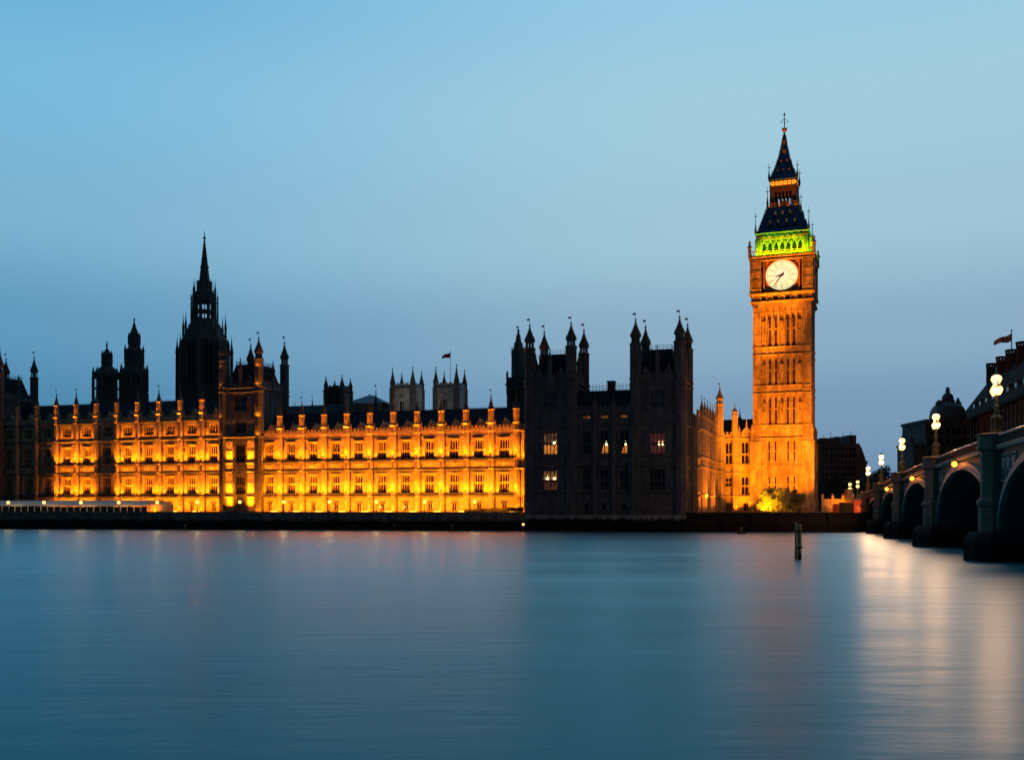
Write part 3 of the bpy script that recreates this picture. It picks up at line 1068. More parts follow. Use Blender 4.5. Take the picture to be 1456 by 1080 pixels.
def centre_tower(label, dx):
    x0, x1, y0, y1 = TWX0, TWX1, -1.2, 12.5
    t = pthing('palace_tower', label, 'palace tower', (x0 + x1) / 2, (y0 + y1) / 2)
    zc = fz(345, 550.5, y0)
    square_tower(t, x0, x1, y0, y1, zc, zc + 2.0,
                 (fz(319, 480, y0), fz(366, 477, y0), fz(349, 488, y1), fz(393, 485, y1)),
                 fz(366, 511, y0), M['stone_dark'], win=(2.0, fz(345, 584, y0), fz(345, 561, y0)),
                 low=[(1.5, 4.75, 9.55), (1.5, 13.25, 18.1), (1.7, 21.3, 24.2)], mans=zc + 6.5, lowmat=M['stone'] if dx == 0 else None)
    if dx == 0:
        strip(t, x0 + 1.0, x1 - 1.0, -7.0, 0.45, 230, 45, 0.4, spread=50)  # added fill light in front of the tower panels
        for z, p, lean in ((0.35, 460, 30), (Z_G + 0.25, 580, 7), (Z_A + 0.2, 150, 10), (Z_B + 0.25, 580, 7)):
            for a, b_ in ((x0 + 1.6, x0 + 3.6), (x1 - 3.6, x1 - 1.6)):
                strip(t, a, b_, y0 - (2.0 if z < 1 else 0.62), z, p, lean, spread=60)
        for z, p in ((Z_C + 0.4, 110), (TOP2 + 0.4, 130), (zc + 0.5, 70), (zc + 5.5, 50)):
            strip(t, x1 - 0.2, x1 + 0.6, y0 - 1.1, z, p, 25)
            strip(t, x0 - 0.5, x0 + 0.1, y0 - 1.1, z, p * 0.3, 25)
        strip(t, x0 + 1.5, x1 - 1.5, y0 - 0.5, TOP2 - 1.4, 26, 20)
    if dx:
        t.location = wpt((x0 + x1) / 2 + dx, (y0 + y1) / 2)
    return t


centre_tower('square palace tower with orange lit corner turrets standing in front of the great spire', 0)
centre_tower('dark palace tower with tall turrets cut off by the photo edge', fx(0.5, -1.2) - TWX1)

# ------------------------------------------------------------------ dark river pavilion
PY = -9.0                                                  # its front stands on the river wall
px0, px1 = fx(751.0, PY), fx(968.5, PY)
t1b = fx(814, PY)
t2a = fx(901.5, PY)
PD = 4.4
pav = pthing('palace_pavilion', 'dark unlit palace pavilion with two turreted towers rising straight from the river', 'palace pavilion', (px0 + px1) / 2, PY)
P_C = fz(860, 586.5, PY)
p_s = [fz(860, y_, PY) for y_ in (699.5, 662.5, 648.0, 603.0, 586.5)]
lowA = fz(785, 697, PY), fz(785, 668, PY), fz(785, 646, PY), fz(785, 614, PY)
low_w = [(1.75, lowA[0], lowA[1]), (1.75, lowA[2], lowA[3])]
zc1 = fz(790, 541, PY)
zc2 = fz(935, 538, PY)
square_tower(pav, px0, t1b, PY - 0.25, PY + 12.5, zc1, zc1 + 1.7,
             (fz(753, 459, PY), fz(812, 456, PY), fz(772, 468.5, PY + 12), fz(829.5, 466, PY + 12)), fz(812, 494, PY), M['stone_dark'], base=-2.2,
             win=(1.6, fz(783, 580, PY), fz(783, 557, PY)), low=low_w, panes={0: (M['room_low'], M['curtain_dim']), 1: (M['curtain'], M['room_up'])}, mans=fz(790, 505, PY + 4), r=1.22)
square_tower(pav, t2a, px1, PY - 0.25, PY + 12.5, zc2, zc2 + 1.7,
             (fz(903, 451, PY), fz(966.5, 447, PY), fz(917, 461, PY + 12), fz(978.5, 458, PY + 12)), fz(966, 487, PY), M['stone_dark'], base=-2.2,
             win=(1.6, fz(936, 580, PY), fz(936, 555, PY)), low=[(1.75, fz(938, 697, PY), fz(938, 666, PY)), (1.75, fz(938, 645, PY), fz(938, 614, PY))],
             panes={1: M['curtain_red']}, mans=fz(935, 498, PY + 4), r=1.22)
mid = MB()
mt = MB()
xm = [t1b, fx(845.5, PY), fx(872.5, PY), t2a]
mcol = [fx(832, PY), fx(859, PY), fx(886.5, PY)]
for i in range(3):
    c = (xm[i] + xm[i + 1]) / 2 if i != 0 else fx(833.5, PY)
    hw = 1.0
    ops = [(c - 0.55, c + 0.55, 0.4, 2.2), (c - hw, c + hw, lowA[0], lowA[1]), (c - hw, c + hw, lowA[2], lowA[3]), (c - 0.9, c + 0.9, fz(859, 595, PY), fz(859, 590.5, PY))]
    wall_bay(mid, xm[i], xm[i + 1], -2.2, P_C, ops, PY, PY + 0.9)
    tracery_window(pav, c, 0.4, 2.2, 0.55, 2, None, yf=PY + 0.4, mat=M['stone_dark'], arch=False)
    tracery_window(pav, c, lowA[0], lowA[1], hw, 2, (lowA[0] + lowA[1]) / 2, yf=PY + 0.4, mat=M['stone_dark'])
    tracery_window(pav, c, lowA[2], lowA[3], hw, 2, (lowA[2] + lowA[3]) / 2, yf=PY + 0.4, mat=M['stone_dark'], pane=None)
    tracery_window(pav, c, fz(859, 595, PY), fz(859, 590.5, PY), 0.9, 3, None, yf=PY + 0.4, mat=M['stone_dark'], arch=False, pane=M['curtain_dim'])
    blind_tracery(mt, xm[i] + 0.9, c - hw - 0.2, lowA[0], p_s[4] - 4.5, 1, PY)
    blind_tracery(mt, c + hw + 0.2, xm[i + 1] - 0.6, lowA[0], p_s[4] - 4.5, 1, PY)
for x in xm[1:3] + [t1b + 0.6, t2a - 0.6]:
    mt.lathe(x, PY - 0.05, [(0.6, -2.2), (0.6, P_C + 1.6), (0.7, P_C + 1.8)], 8)
    crocket_spire(mt, x, PY - 0.05, P_C + 1.8, P_C + 4.2, 0.5, steps=4, vane=False)
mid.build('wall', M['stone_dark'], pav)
for z in p_s + [p_s[1] + 0.0]:
    mt.prism_x([(PY + 0.05, z - 0.4), (PY - 0.25, z - 0.2), (PY - 0.5, z - 0.1), (PY - 0.5, z), (PY + 0.05, z)], t1b + 0.01, t2a - 0.01)
mt.build('blind_tracery', M['stone_dark'], pav)
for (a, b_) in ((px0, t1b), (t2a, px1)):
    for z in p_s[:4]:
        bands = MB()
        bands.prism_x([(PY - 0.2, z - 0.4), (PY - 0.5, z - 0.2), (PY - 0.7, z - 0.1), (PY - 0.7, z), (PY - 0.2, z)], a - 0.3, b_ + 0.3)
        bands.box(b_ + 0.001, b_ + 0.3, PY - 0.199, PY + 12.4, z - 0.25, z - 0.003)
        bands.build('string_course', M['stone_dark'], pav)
rb = MB()
rb.prism_x([(PY + 0.9, P_C + 0.1), (PY + 5.0, fz(860, 555, PY + 5)), (PY + 8, fz(860, 555, PY + 5)), (PY + 12, P_C)], t1b + 0.01, t2a - 0.01)
mroof = rb.build('roof', M['slate'], pav)
pb = MB()
battlement(pb, t1b + 0.01, t2a - 0.01, P_C + 0.004, 1.6, 1.0, PY - 0.2, PY + 0.1)
pb.build('parapet', M['stone_dark'], pav)
zr = fz(860, 555, PY + 5)
cbm = MB()
for k in range(18):
    xx = t1b + 0.5 + (t2a - t1b - 1.0) * k / 17
    cbm.bar((xx, PY + 5.1, zr - 0.02), (xx, PY + 5.1, zr + 1.25), 0.06, 0.03, 4)
    cbm.ball((xx, PY + 5.1, zr + 1.3), 0.14, 6, 4)
for q in (0.3, 0.9):
    cbm.box(t1b, t2a, PY + 5.05, PY + 5.15, zr + q, zr + q + 0.09)
cbm.build('roof_cresting', M['iron'], mroof)
ch = MB().box(fx(864, PY + 6), fx(873.5, PY + 6), PY + 5.6, PY + 7.4, zr - 2, fz(868, 543.5, PY + 6))
ch.box(fx(863.2, PY + 6), fx(874.3, PY + 6), PY + 5.4, PY + 7.6, fz(868, 543.5, PY + 6), fz(868, 541.5, PY + 6))
ch.build('chimney', M['stone_dark'], pav)
# the tidal plinth it stands on
pl = MB()
pl.prism_x([(PY + 1, -7), (PY - 1.9, -7), (PY - 1.3, -2.4), (PY - 1.1, fz(860, 731, PY)), (PY + 1, fz(860, 731, PY))], px0 - 0.4, px1 + 1.2)
pl.build('plinth', M['plinth'], pav)
# rooms behind lit windows: chandelier bulbs and gathered curtains


def bulbs(xs_, z, y, r=0.26, mat='bulb'):
    mb = MB()
    for x in xs_:
        mb.ball((x, y, z), r, 8, 6)
        mb.bar((x, y, z + r), (x, y, z + r + 0.5), 0.03)
    mb.build('chandelier', M[mat], pav)


bulbs([fx(787.5, PY)], fz(787, 629.5, PY), PY + 0.45, 0.36)
bulbs([fx(777.5, PY), fx(787.5, PY)], fz(785, 680, PY), PY + 0.45, 0.32)
bulbs([fx(936.5, PY), fx(941.5, PY)], fz(938, 631, PY), PY + 0.45, 0.24)
bulbs([fx(861.3, PY)], fz(861, 631, PY), PY + 0.62, 0.30)
bulbs([fx(888.6, PY)], fz(888, 631, PY), PY + 0.62, 0.24)


def curtain(xa, xb, px, y0_, y1_, slant=0.0):
    za, zb_ = fz(px, y1_, PY), fz(px, y0_, PY)
    a, b_ = fx(xa, PY), fx(xb, PY)
    mb = MB()
    n_ = 6
    for k in range(n_):                                    # folds
        p, q = a + (b_ - a) * k / n_, a + (b_ - a) * (k + 0.8) / n_
        mb.prism_y([(p, za), (q, za), (q + slant * (1 - k / n_), zb_), (p + slant * (1 - k / n_), zb_)], PY + 0.60 + 0.02 * (k % 2), PY + 0.66)
    mb.build('curtain', M['curtain'], pav)


curtain(854.5, 858.8, 859, 632, 645.5, 0.45)
curtain(859.8, 864.2, 859, 632, 645.5, 0)
curtain(882.5, 885.8, 886, 635, 645.5, 0.5)
curtain(887.2, 891.0, 886, 631, 645.5, 0)

# ------------------------------------------------------------------ north return front, behind the pavilion
RX = fx(971.0, PY) + 1.6                                             # plane of the return (faces right)
ret = pthing('palace_return', 'receding floodlit palace side front between the dark pavilion and the clock tower', 'palace front', RX, 22)
yA, yB = PY + 12.6, 41.0
wallr, ornr = MB(), MB()
RTOP = fz(987, 608, 4) + 0.0
NBR = 7
for k in range(NBR):
    ya, yb = yA + (yB - yA) * k / NBR, yA + (yB - yA) * (k + 1) / NBR
    wallr.box(RX - 0.9, RX, ya, yb, -0.05, RTOP)
    for z0_, z1_ in ((4.8, 10.2), (13.4, 18.9)):
        for q in (0.2, 0.35, 0.5, 0.65, 0.8):
            yy = ya + (yb - ya) * q
            ornr.box(RX - 0.02, RX + 0.28, yy - 0.13, yy + 0.13, z0_, z1_)
        ornr.box(RX - 0.02, RX + 0.22, ya + 0.8, yb - 0.8, (z0_ + z1_) / 2 - 0.12, (z0_ + z1_) / 2 + 0.12)
        g = MB().box(RX + 0.003, RX + 0.06, ya + (yb - ya) * 0.36, ya + (yb - ya) * 0.64, z0_, z1_)
        g.build('window', M['glass'], ret, at=(RX, (ya + yb) / 2, z0_))
    # buttress and pinnacle
    bb = MB()
    bb.lathe(RX + 0.2, yb, [(0.62, -0.05), (0.62, RTOP + 3.4)], 8)
    for z in (Z_G, Z_A, Z_B, RTOP, RTOP + 3.2):
        ring(bb, RX + 0.2, yb, z, 0.62, 0.4, 8, 0.25)
    bo = bb.build('buttress', M['stone'], ret, at=(RX + 0.2, yb, 0))
    cb = MB()
    cb.lathe(RX + 0.2, yb, [(0.5, RTOP + 3.4), (0.5, RTOP + 4.9)], 8)
    crocket_spire(cb, RX + 0.2, yb, RTOP + 4.9, RTOP + 7.4, 0.52, steps=4)
    cb.build('pinnacle', M['stone'], bo, at=(RX + 0.2, yb, RTOP + 3.4))
wallr.box(px1 - 2.0, RX - 0.901, yA + 0.02, yA + 0.9, -0.05, RTOP + 2.9)
wallr.build('wall', M['stone'], ret)
for z, h in ((Z_G, 0.4), (Z_A, 0.4), (Z_B, 0.4), (RTOP, 0.6)):
    ornr.box(RX - 0.02, RX + 0.6, yA, yB, z - h, z - 0.001)
ornr.build('blind_tracery', M['stone'], ret)
up = MB().box(RX - 0.7, RX - 0.02, yA, yB, RTOP, RTOP + 3.0)
battlement_y(up, yA, yB, RX - 0.35, RX + 0.05, RTOP + 3.0, 1.3, 1.0)
for k in range(28):
    yy = yA + (yB - yA) * (k + 0.5) / 28
    up.box(RX - 0.03, RX + 0.12, yy - 0.1, yy + 0.1, RTOP + 0.3, RTOP + 2.9)
up.build('attic', M['stone'], ret)
MB().prism_y([(RX - 14, RTOP), (RX - 0.8, RTOP + 2.5), (RX - 7, RTOP + 7.4), (RX - 9, RTOP + 7.4)], yA, yB).build('roof', M['slate'], ret)
# corner turret at the far end of the return
ctx, cty = fx(1023.3, 40.0), 40.0
big_turret(ret, ctx, cty, -0.05, fz(1023, 575, cty), fz(1023, 549, cty), 0.95, M['stone'], (Z_G, Z_A, Z_B, RTOP))

# ------------------------------------------------------------------ link front between the return and the clock tower
LY = 41.0
lx0, lx1 = fx(1026, LY), fx(1076, LY)
link = pthing('palace_link', 'small floodlit palace front with two tall windows left of the clock tower', 'palace front', (lx0 + lx1) / 2, LY)
LT = fz(1050, 622.5, LY)
lw = MB()
lo = MB()
xa, xb = fx(1036, LY), fx(1061.5, LY)
xmid = fx(1045, LY)
z_ = lambda y_: fz(1050, y_, LY)
for c, hw, a, b_, u1, u2, l1, l2, ln in ((xa, 0.95, lx0, xmid, 659, 628, 691, 679, 2), (xb, 1.45, xmid, lx1, 659, 628, 703, 677, 3)):
    wall_bay(lw, a, b_, -0.05, LT, [(c - 0.9, c + 0.9, 0.1, 2.3), (c - hw, c + hw, z_(l1), z_(l2)), (c - hw, c + hw, z_(u1), z_(u2))], LY, LY + 0.9)
    tracery_window(link, c, z_(u1), z_(u2), hw, ln, z_(645), yf=LY + 0.45)
    tracery_window(link, c, z_(l1), z_(l2), hw, ln, (z_(l1) + z_(l2)) / 2, yf=LY + 0.45)
    tracery_window(link, c, 0.1, 2.3, 0.9, 2, None, yf=LY + 0.4, arch=False)
    for s0, s1 in ((a + 0.9, c - hw - 0.2), (c + hw + 0.2, b_ - 0.5)):
        if s1 - s0 > 0.5:
            blind_tracery(lo, s0, s1, z_(701), z_(673), 2, LY)
            blind_tracery(lo, s0, s1, z_(659), z_(626), 2, LY)
    coat_of_arms(lo, c, z_(667), 0.8, LY)
lw.build('wall', M['stone'], link)
for yy, p, h in ((705, 0.5, 0.4), (672, 0.4, 0.35), (660.5, 0.4, 0.35), (622.5, 0.6, 0.5)):
    string(lo, lx0, lx1, z_(yy), h, p, LY)
lo.build('blind_tracery', M['stone'], link)
pb = MB()
battlement(pb, lx0, lx1, LT + 0.004, 1.7, 1.0, LY - 0.2, LY + 0.1)
pb.prism_y([(xb - 1.6, LT + 1.2), (xb + 1.6, LT + 1.2), (xb + 0.8, LT + 2.2), (xb, LT + 3.1), (xb - 0.8, LT + 2.2)], LY - 0.25, LY + 0.15)
crocket_spire(pb, xb, LY, LT + 3.0, LT + 5.2, 0.25, vane=False, steps=3)
for q in (-1.9, 1.9):
    pb.lathe(xb + q, LY, [(0.25, LT + 1), (0.25, LT + 2.3), (0.03, LT + 3.4)], 6)
pb.build('parapet', M['stone'], link)
big_turret(link, xmid, LY - 0.2, -0.05, z_(591), z_(576), 0.72, M['stone'], (z_(705), z_(672), z_(660), LT))
rb = MB().prism_x([(LY + 0.9, LT), (LY + 6, fz(1050, 596, LY + 6)), (LY + 8, fz(1050, 596, LY + 6)), (LY + 13, LT)], lx0 - 4, lx1)
rb.build('roof', M['slate'], link)
tb = MB()
tb.lathe(fx(1052, LY + 6), LY + 6, [(0.8, z_(600)), (0.85, z_(594.5)), (0.3, z_(590)), (0.12, z_(584)), (0.03, z_(576))], 8)
tb.build('roof_ventilator', M['slate'], link)

# ------------------------------------------------------------------ clock tower
CY0 = LY - 2.0                                             # front plane of its shaft
tx0, tx1 = fx(1072.5, CY0), fx(1154.3, CY0)
TW = tx1 - tx0
tcx = (tx0 + tx1) / 2
tcy = CY0 + TW / 2
tz = lambda y_, px=1113: fz(px, y_, CY0)
ck = pthing('clock_tower', 'tall floodlit gothic clock tower with glowing dial, green lit belfry and pointed iron roof', 'clock tower', tcx, tcy)


def four(fn):
    """run fn(rotate) for the four faces; rotate maps (along, out, z) with out measured from the tower axis"""
    for k in range(4):
        a = k * pi / 2
        ca, sa = cos(a), sin(a)

        def rot(p, ca=ca, sa=sa):
            x, y, z = p
            return (tcx + x * ca - y * sa, tcy + x * sa + y * ca, z)
        fn(rot, k)


class RB(MB):
    """builder whose points pass through a rotation about the tower axis"""

    def __init__(self):
        super().__init__()
        self.rot = None

    def add(self, vs, fs):
        if self.rot:
            vs = [self.rot(p) for p in vs]
        return super().add(vs, fs)


hwT = TW / 2
z_base, z_l1, z_l2, z_l3, z_l4, z_l5, z_l6, z_cor = tz(621.7), tz(603.3), tz(557.8), tz(547), tz(502.8), tz(492), tz(441), tz(434.4)
sh = MB()
sh.box(tx0 + 0.5, tx1 - 0.5, CY0 + 0.5, CY0 + TW - 0.5, -0.05, z_cor + 0.5)
sh.build('shaft_core', M['stone_tower'], ck)
rbx = RB()
nb = RB()
slits = RB()
BT = 0.135 * TW                                            # corner buttress width


def slit(rot, *b6):
    q = RB()
    q.rot = rot
    q.box(*b6)
    q.build('slit_window', M['recess'], ck)


def face(rot, k):
    for q in (rbx, nb, slits):
        q.rot = rot
    inner = hwT - BT
    y = -hwT
    # recessed field built as pilaster strips: 7 bays, bays 2,3,5,6 hold the long slit lights
    n_ = 7
    w = 2 * inner / n_
    for (za, zb_) in ((z_l1, z_l2), (z_l3, z_l4), (z_l5, z_l6)):
        for i in range(n_ + 1):
            c = -inner + i * w
            if c - 0.14 < -inner or c + 0.14 > inner:
                continue
            rbx.box(c - 0.16, c + 0.16, y - 0.06, y + 0.51, za, zb_)
        for i in range(n_):
            c = -inner + (i + 0.5) * w
            if i in (1, 2, 4, 5):
                slit(rot, c - 0.22, c + 0.22, y + 0.42, y + 0.52, za + 0.2, zb_ - 1.35)
                for q in (-1, 1):
                    rbx.box(c + q * 0.36 - 0.07, c + q * 0.36 + 0.07, y + 0.2, y + 0.51, za, zb_ - 2.2)
                rbx.box(c - 0.42, c + 0.42, y + 0.25, y + 0.51, (za + zb_) / 2 - 0.15, (za + zb_) / 2 + 0.15)
            else:
                nb.box(c - 0.62, c + 0.62, y + 0.25, y + 0.52, za + 0.2, zb_ - 2.6)
                for e in (-0.42, 0.0, 0.42):
                    nb.box(c + e - 0.06, c + e + 0.06, y + 0.06, y + 0.26, za + 0.2, zb_ - 2.6)
                slits.box(c - 0.20, c + 0.20, y + 0.20, y + 0.26, (za + zb_) / 2 - 0.5, (za + zb_) / 2 + 0.0)
            # cusped heads
            for hz in (zb_ - 0.1,):
                nb.prism_y([(c - w / 2 + 0.15, hz - 1.7), (c - 0.4, hz - 0.8), (c, hz - 0.25), (c, hz), (c - w / 2 + 0.15, hz)], y + 0.12, y + 0.5)
                nb.prism_y([(c + w / 2 - 0.15, hz - 1.7), (c + w / 2 - 0.15, hz), (c + 0.001, hz), (c + 0.001, hz - 0.25), (c + 0.4, hz - 0.8)], y + 0.12, y + 0.5)
            slits.prism_y([(c - 0.3, zb_ - 2.2), (c + 0.3, zb_ - 2.2), (c, zb_ - 0.9)], y + 0.40, y + 0.52)
    # bands of blind arches
    for (za, zb_) in ((z_base, z_l1), (z_l2, z_l3), (z_l4, z_l5), (z_l6, z_cor)):
        rbx.box(-inner, inner, y + 0.16, y + 0.505, za, zb_)
        for i in range(n_):
            c = -inner + (i + 0.5) * w
            slits_h = (zb_ - za)
            nb.box(c - w / 2 - 0.12, c - w / 2 + 0.12, y - 0.06, y + 0.2, za, zb_)
            if zb_ - za > 1.6:
                nb.prism_y([(c - w / 2 + 0.12, zb_ - 0.9), (c - 0.35, zb_ - 0.4), (c, zb_ - 0.1), (c, zb_), (c - w / 2 + 0.12, zb_)], y + 0.0, y + 0.2)
                nb.prism_y([(c + w / 2 - 0.12, zb_ - 0.9), (c + w / 2 - 0.12, zb_), (c + 0.001, zb_), (c + 0.001, zb_ - 0.1), (c + 0.35, zb_ - 0.4)], y + 0.0, y + 0.2)
    for z, p, h in ((z_l1, 0.24, 0.3), (z_l2, 0.22, 0.28), (z_l3, 0.22, 0.28), (z_l4, 0.22, 0.28), (z_l5, 0.22, 0.28), (z_base, 0.36, 0.4)):
        rbx.prism_x([(y + 0.2, z - h), (y - p * 0.5, z - h * 0.5), (y - p, z - h * 0.3), (y - p, z), (y + 0.2, z)], -inner - 0.05, inner + 0.05)


four(face)
# corner buttresses: clasping octagons with ribs
for sx_, sy_ in ((-1, -1), (1, -1), (-1, 1), (1, 1)):
    cx_, cy_ = tcx + sx_ * (hwT - BT / 2), tcy + sy_ * (hwT - BT / 2)
    b2 = MB()
    b2.box(cx_ - BT / 2, cx_ + BT / 2, cy_ - BT / 2, cy_ + BT / 2, z_base, z_cor)
    for j in range(5):
        q = -BT / 2 + BT * (j + 0.0) / 4
        b2.box(cx_ + q - 0.09, cx_ + q + 0.09, cy_ + sy_ * (BT / 2 - 0.02) - 0.16, cy_ + sy_ * (BT / 2 - 0.02) + 0.16, z_base, z_cor - 0.1)
        b2.box(cx_ + sx_ * (BT / 2 - 0.02) - 0.155, cx_ + sx_ * (BT / 2 - 0.02) + 0.155, cy_ + q - 0.09, cy_ + q + 0.09, z_base, z_cor - 0.1)
    zz = z_base + 1
    while zz < z_cor - 1:
        b2.box(cx_ - BT / 2 - 0.12, cx_ + BT / 2 + 0.12, cy_ - BT / 2 - 0.12, cy_ + BT / 2 + 0.12, zz, zz + 0.16)
        zz += 2.9
    for z in (z_l1, z_l2, z_l3, z_l4, z_l5):
        b2.box(cx_ - BT / 2 - 0.3, cx_ + BT / 2 + 0.3, cy_ - BT / 2 - 0.3, cy_ + BT / 2 + 0.3, z - 0.35, z + 0.003)
    # wider foot below the set-off, with a little gabled pinnacle on it
    e2 = 1.05
    ox, oy = cx_ + sx_ * 0.35, cy_ + sy_ * 0.35
    b2.box(ox - BT / 2 - 0.5, ox + BT / 2 + 0.5, oy - BT / 2 - 0.5, oy + BT / 2 + 0.5, -0.05, z_base - 0.9)
    b2.taper((ox - BT / 2 - 0.5, ox + BT / 2 + 0.5, oy - BT / 2 - 0.5, oy + BT / 2 + 0.5), z_base - 0.9, (cx_ - BT / 2 - 0.05, cx_ + BT / 2 + 0.05, cy_ - BT / 2 - 0.05, cy_ + BT / 2 + 0.05), z_base + 0.9)
    b2.box(ox - BT / 2 - 0.8, ox + BT / 2 + 0.8, oy - BT / 2 - 0.8, oy + BT / 2 + 0.8, -0.05, 3.0)
    for z in (z_base - 1.0, tz(660), tz(676), 3.4):
        b2.box(ox - BT / 2 - 0.68, ox + BT / 2 + 0.68, oy - BT / 2 - 0.68, oy + BT / 2 + 0.68, z - 0.3, z + 0.02)
    for q in (-0.75, 0.0, 0.75):
        b2.box(ox + q - 0.1, ox + q + 0.1, oy - BT / 2 - 0.64, oy - BT / 2 - 0.45, 3.5, z_base - 1.2)
        b2.box(ox + sx_ * (BT / 2 + 0.5) - 0.14, ox + sx_ * (BT / 2 + 0.5) + 0.14, oy + q - 0.1, oy + q + 0.1, 3.5, z_base - 1.2)
    bo = b2.build('corner_buttress', M['stone_tower'], ck, at=(cx_, cy_, 0))
    pn = MB()
    pp = (cx_ + sx_ * (BT / 2 + 0.35), cy_ + sy_ * (BT / 2 + 0.35))
    pn.lathe(pp[0], pp[1], [(0.42, z_base - 0.6), (0.42, z_base + 1.6), (0.6, z_base + 1.8), (0.08, z_base + 3.6)], 6)
    pn.build('pinnacle', M['stone_tower'], bo, at=(pp[0], pp[1], z_base))


def lowface(rot, k):
    for q in (rbx, nb, slits):
        q.rot = rot
    inner = hwT - BT + 0.3
    y = -hwT - 0.35
    n_ = 7
    w = 2 * inner / n_
    rbx.box(-inner, inner, y + 0.5, y + 1.0, -0.04, z_base - 0.3)
    for i in range(n_ + 1):
        c = -inner + i * w
        rbx.box(c - 0.13, c + 0.13, y + 0.22, y + 0.52, 3.0, z_base - 0.4)
    for (za, zb_) in ((tz(655), tz(627)), (tz(700), tz(677.5))):
        for i in range(n_):
            c = -inner + (i + 0.5) * w
            if i in (1, 2, 4, 5):
                slit(rot, c - 0.20, c + 0.20, y + 0.44, y + 0.52, za, zb_)
                nb.box(c - 0.6, c + 0.6, y + 0.3, y + 0.51, (za + zb_) / 2 - 0.15, (za + zb_) / 2 + 0.15)
            else:
                nb.box(c - 0.55, c + 0.55, y + 0.34, y + 0.52, za, zb_)
    for i in range(n_):
        c = -inner + (i + 0.5) * w
        nb.prism_y([(c - 0.55, tz(668)), (c, tz(672)), (c + 0.55, tz(668)), (c + 0.3, tz(662)), (c - 0.3, tz(662))], y + 0.25, y + 0.52)
    for z in (tz(660), tz(674.5), tz(703), 3.2):
        rbx.prism_x([(y + 0.5, z - 0.4), (y + 0.1, z - 0.15), (y + 0.1, z), (y + 0.5, z)], -inner, inner)
    rbx.box(-inner, inner, y + 0.0, y + 0.6, -0.05, 2.9)


four(lowface)
rbx.rot = nb.rot = slits.rot = None
# frieze under the dial, projecting clock stage
z_fr0, z_ck0, z_ck1 = z_cor, tz(416.8), tz(363.5)
hwC = (fx(1157.3, CY0 - 0.6) - fx(1067.3, CY0 - 0.6)) / 2
cs = RB()
fw = RB()


def corbel(rot, k):
    cs2 = RB()
    cs.rot = cs2.rot = fw.rot = rot
    # corbel steps
    for j in range(4):
        a = hwT + (hwC - hwT) * (j + 1) / 4 * 0.55
        zz = z_cor - 0.2 + j * 0.35
        cs.box(-a, a, -a + 0.001 * k, -a + 1.5, zz, zz + 0.36)
    a = hwT + 0.35
    cs.box(-a + 0.001, a - 0.001, -a, -a + 1.2, z_cor + 1.2, z_ck0 - 0.5)
    for i in range(4):
        c = -a + 2 * a * (i + 0.5) / 4 * 0.72 + a * 0.28
        c = (i - 1.5) * a * 0.40
        f1 = RB()
        f1.rot = rot
        f1.box(c - 0.6, c + 0.6, -a - 0.03, -a + 0.1, z_cor + 1.6, z_cor + 2.9)
        f1.build('frieze_window', M['recess'], ck)
        for q in (-1, 1):
            cs2.box(c + q * 0.75 - 0.12, c + q * 0.75 + 0.12, -a - 0.25, -a + 0.05, z_cor + 1.4, z_ck0 - 0.6)
        cs2.box(c - 0.85, c + 0.85, -a - 0.2, -a + 0.05, z_cor + 3.0, z_cor + 3.25)
    for q in (-1, 1):
        for i in range(4):
            cs2.box(q * (a - 0.25 - 0.55 * i) - 0.08, q * (a - 0.25 - 0.55 * i) + 0.08, -a - 0.2, -a + 0.05, z_cor + 1.3, z_ck0 - 0.6)
    cs.prism_x([(-a + 0.2, z_cor + 0.9), (-a - 0.5, z_cor + 1.15), (-a - 0.5, z_cor + 1.35), (-a + 0.2, z_cor + 1.35)], -a - 0.4, a + 0.4)
    # clock stage: corner piers and the recessed square for the dial
    b_ = hwC
    fr = 0.575 * hwC                                       # half side of the dial's square
    zc_ = tz(391)
    for q in (-1, 1):
        x0_, x1_ = sorted((q * b_ * 0.999, q * (fr + 0.55)))
        cs.box(x0_, x1_, -b_ + 0.001 * k, -b_ + 2.0, z_ck0 + 0.2, z_ck1 - 0.4)
        for i in range(6):
            c = x0_ + (x1_ - x0_) * (i + 0.5) / 6
            cs2.box(c - 0.08, c + 0.08, -b_ - 0.18, -b_ + 0.03, z_ck0 + 0.5, z_ck1 - 0.9)
        for zz in (0.12, 0.32, 0.36, 0.56, 0.60, 0.84):
            z2 = z_ck0 + (z_ck1 - z_ck0) * zz
            cs2.box(x0_ + 0.1, x1_ - 0.1, -b_ - 0.22, -b_ + 0.03, z2, z2 + 0.22)
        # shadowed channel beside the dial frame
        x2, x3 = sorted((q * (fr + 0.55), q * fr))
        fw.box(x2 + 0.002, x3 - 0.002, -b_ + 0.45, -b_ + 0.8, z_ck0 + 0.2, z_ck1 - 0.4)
    cs.box(-fr - 0.55, fr + 0.55, -b_ + 0.8, -b_ + 2.0, z_ck0 + 0.2, z_ck1 - 0.4)
    cs.box(-fr - 0.5, fr + 0.5, -b_ - 0.10, -b_ + 0.8, z_ck0 + 0.2, zc_ - fr - 0.15)
    cs.box(-fr - 0.5, fr + 0.5, -b_ - 0.10, -b_ + 0.8, zc_ + fr + 0.15, z_ck1 - 0.4)
    for z, p, h in ((z_ck0 + 0.2, 0.35, 0.7), (z_ck1, 0.55, 0.6), (z_ck1 - 0.9, 0.28, 0.3)):
        cs.prism_x([(-b_ + 0.3, z - h), (-b_ - p * 0.5, z - h * 0.5), (-b_ - p, z - h * 0.2), (-b_ - p, z), (-b_ + 0.3, z)], -b_ - p + 0.01 + 0.002 * k, b_ + p - 0.01 - 0.002 * k)
    cs2.build('clock_stage_tracery', M['stone_tower'], ck)


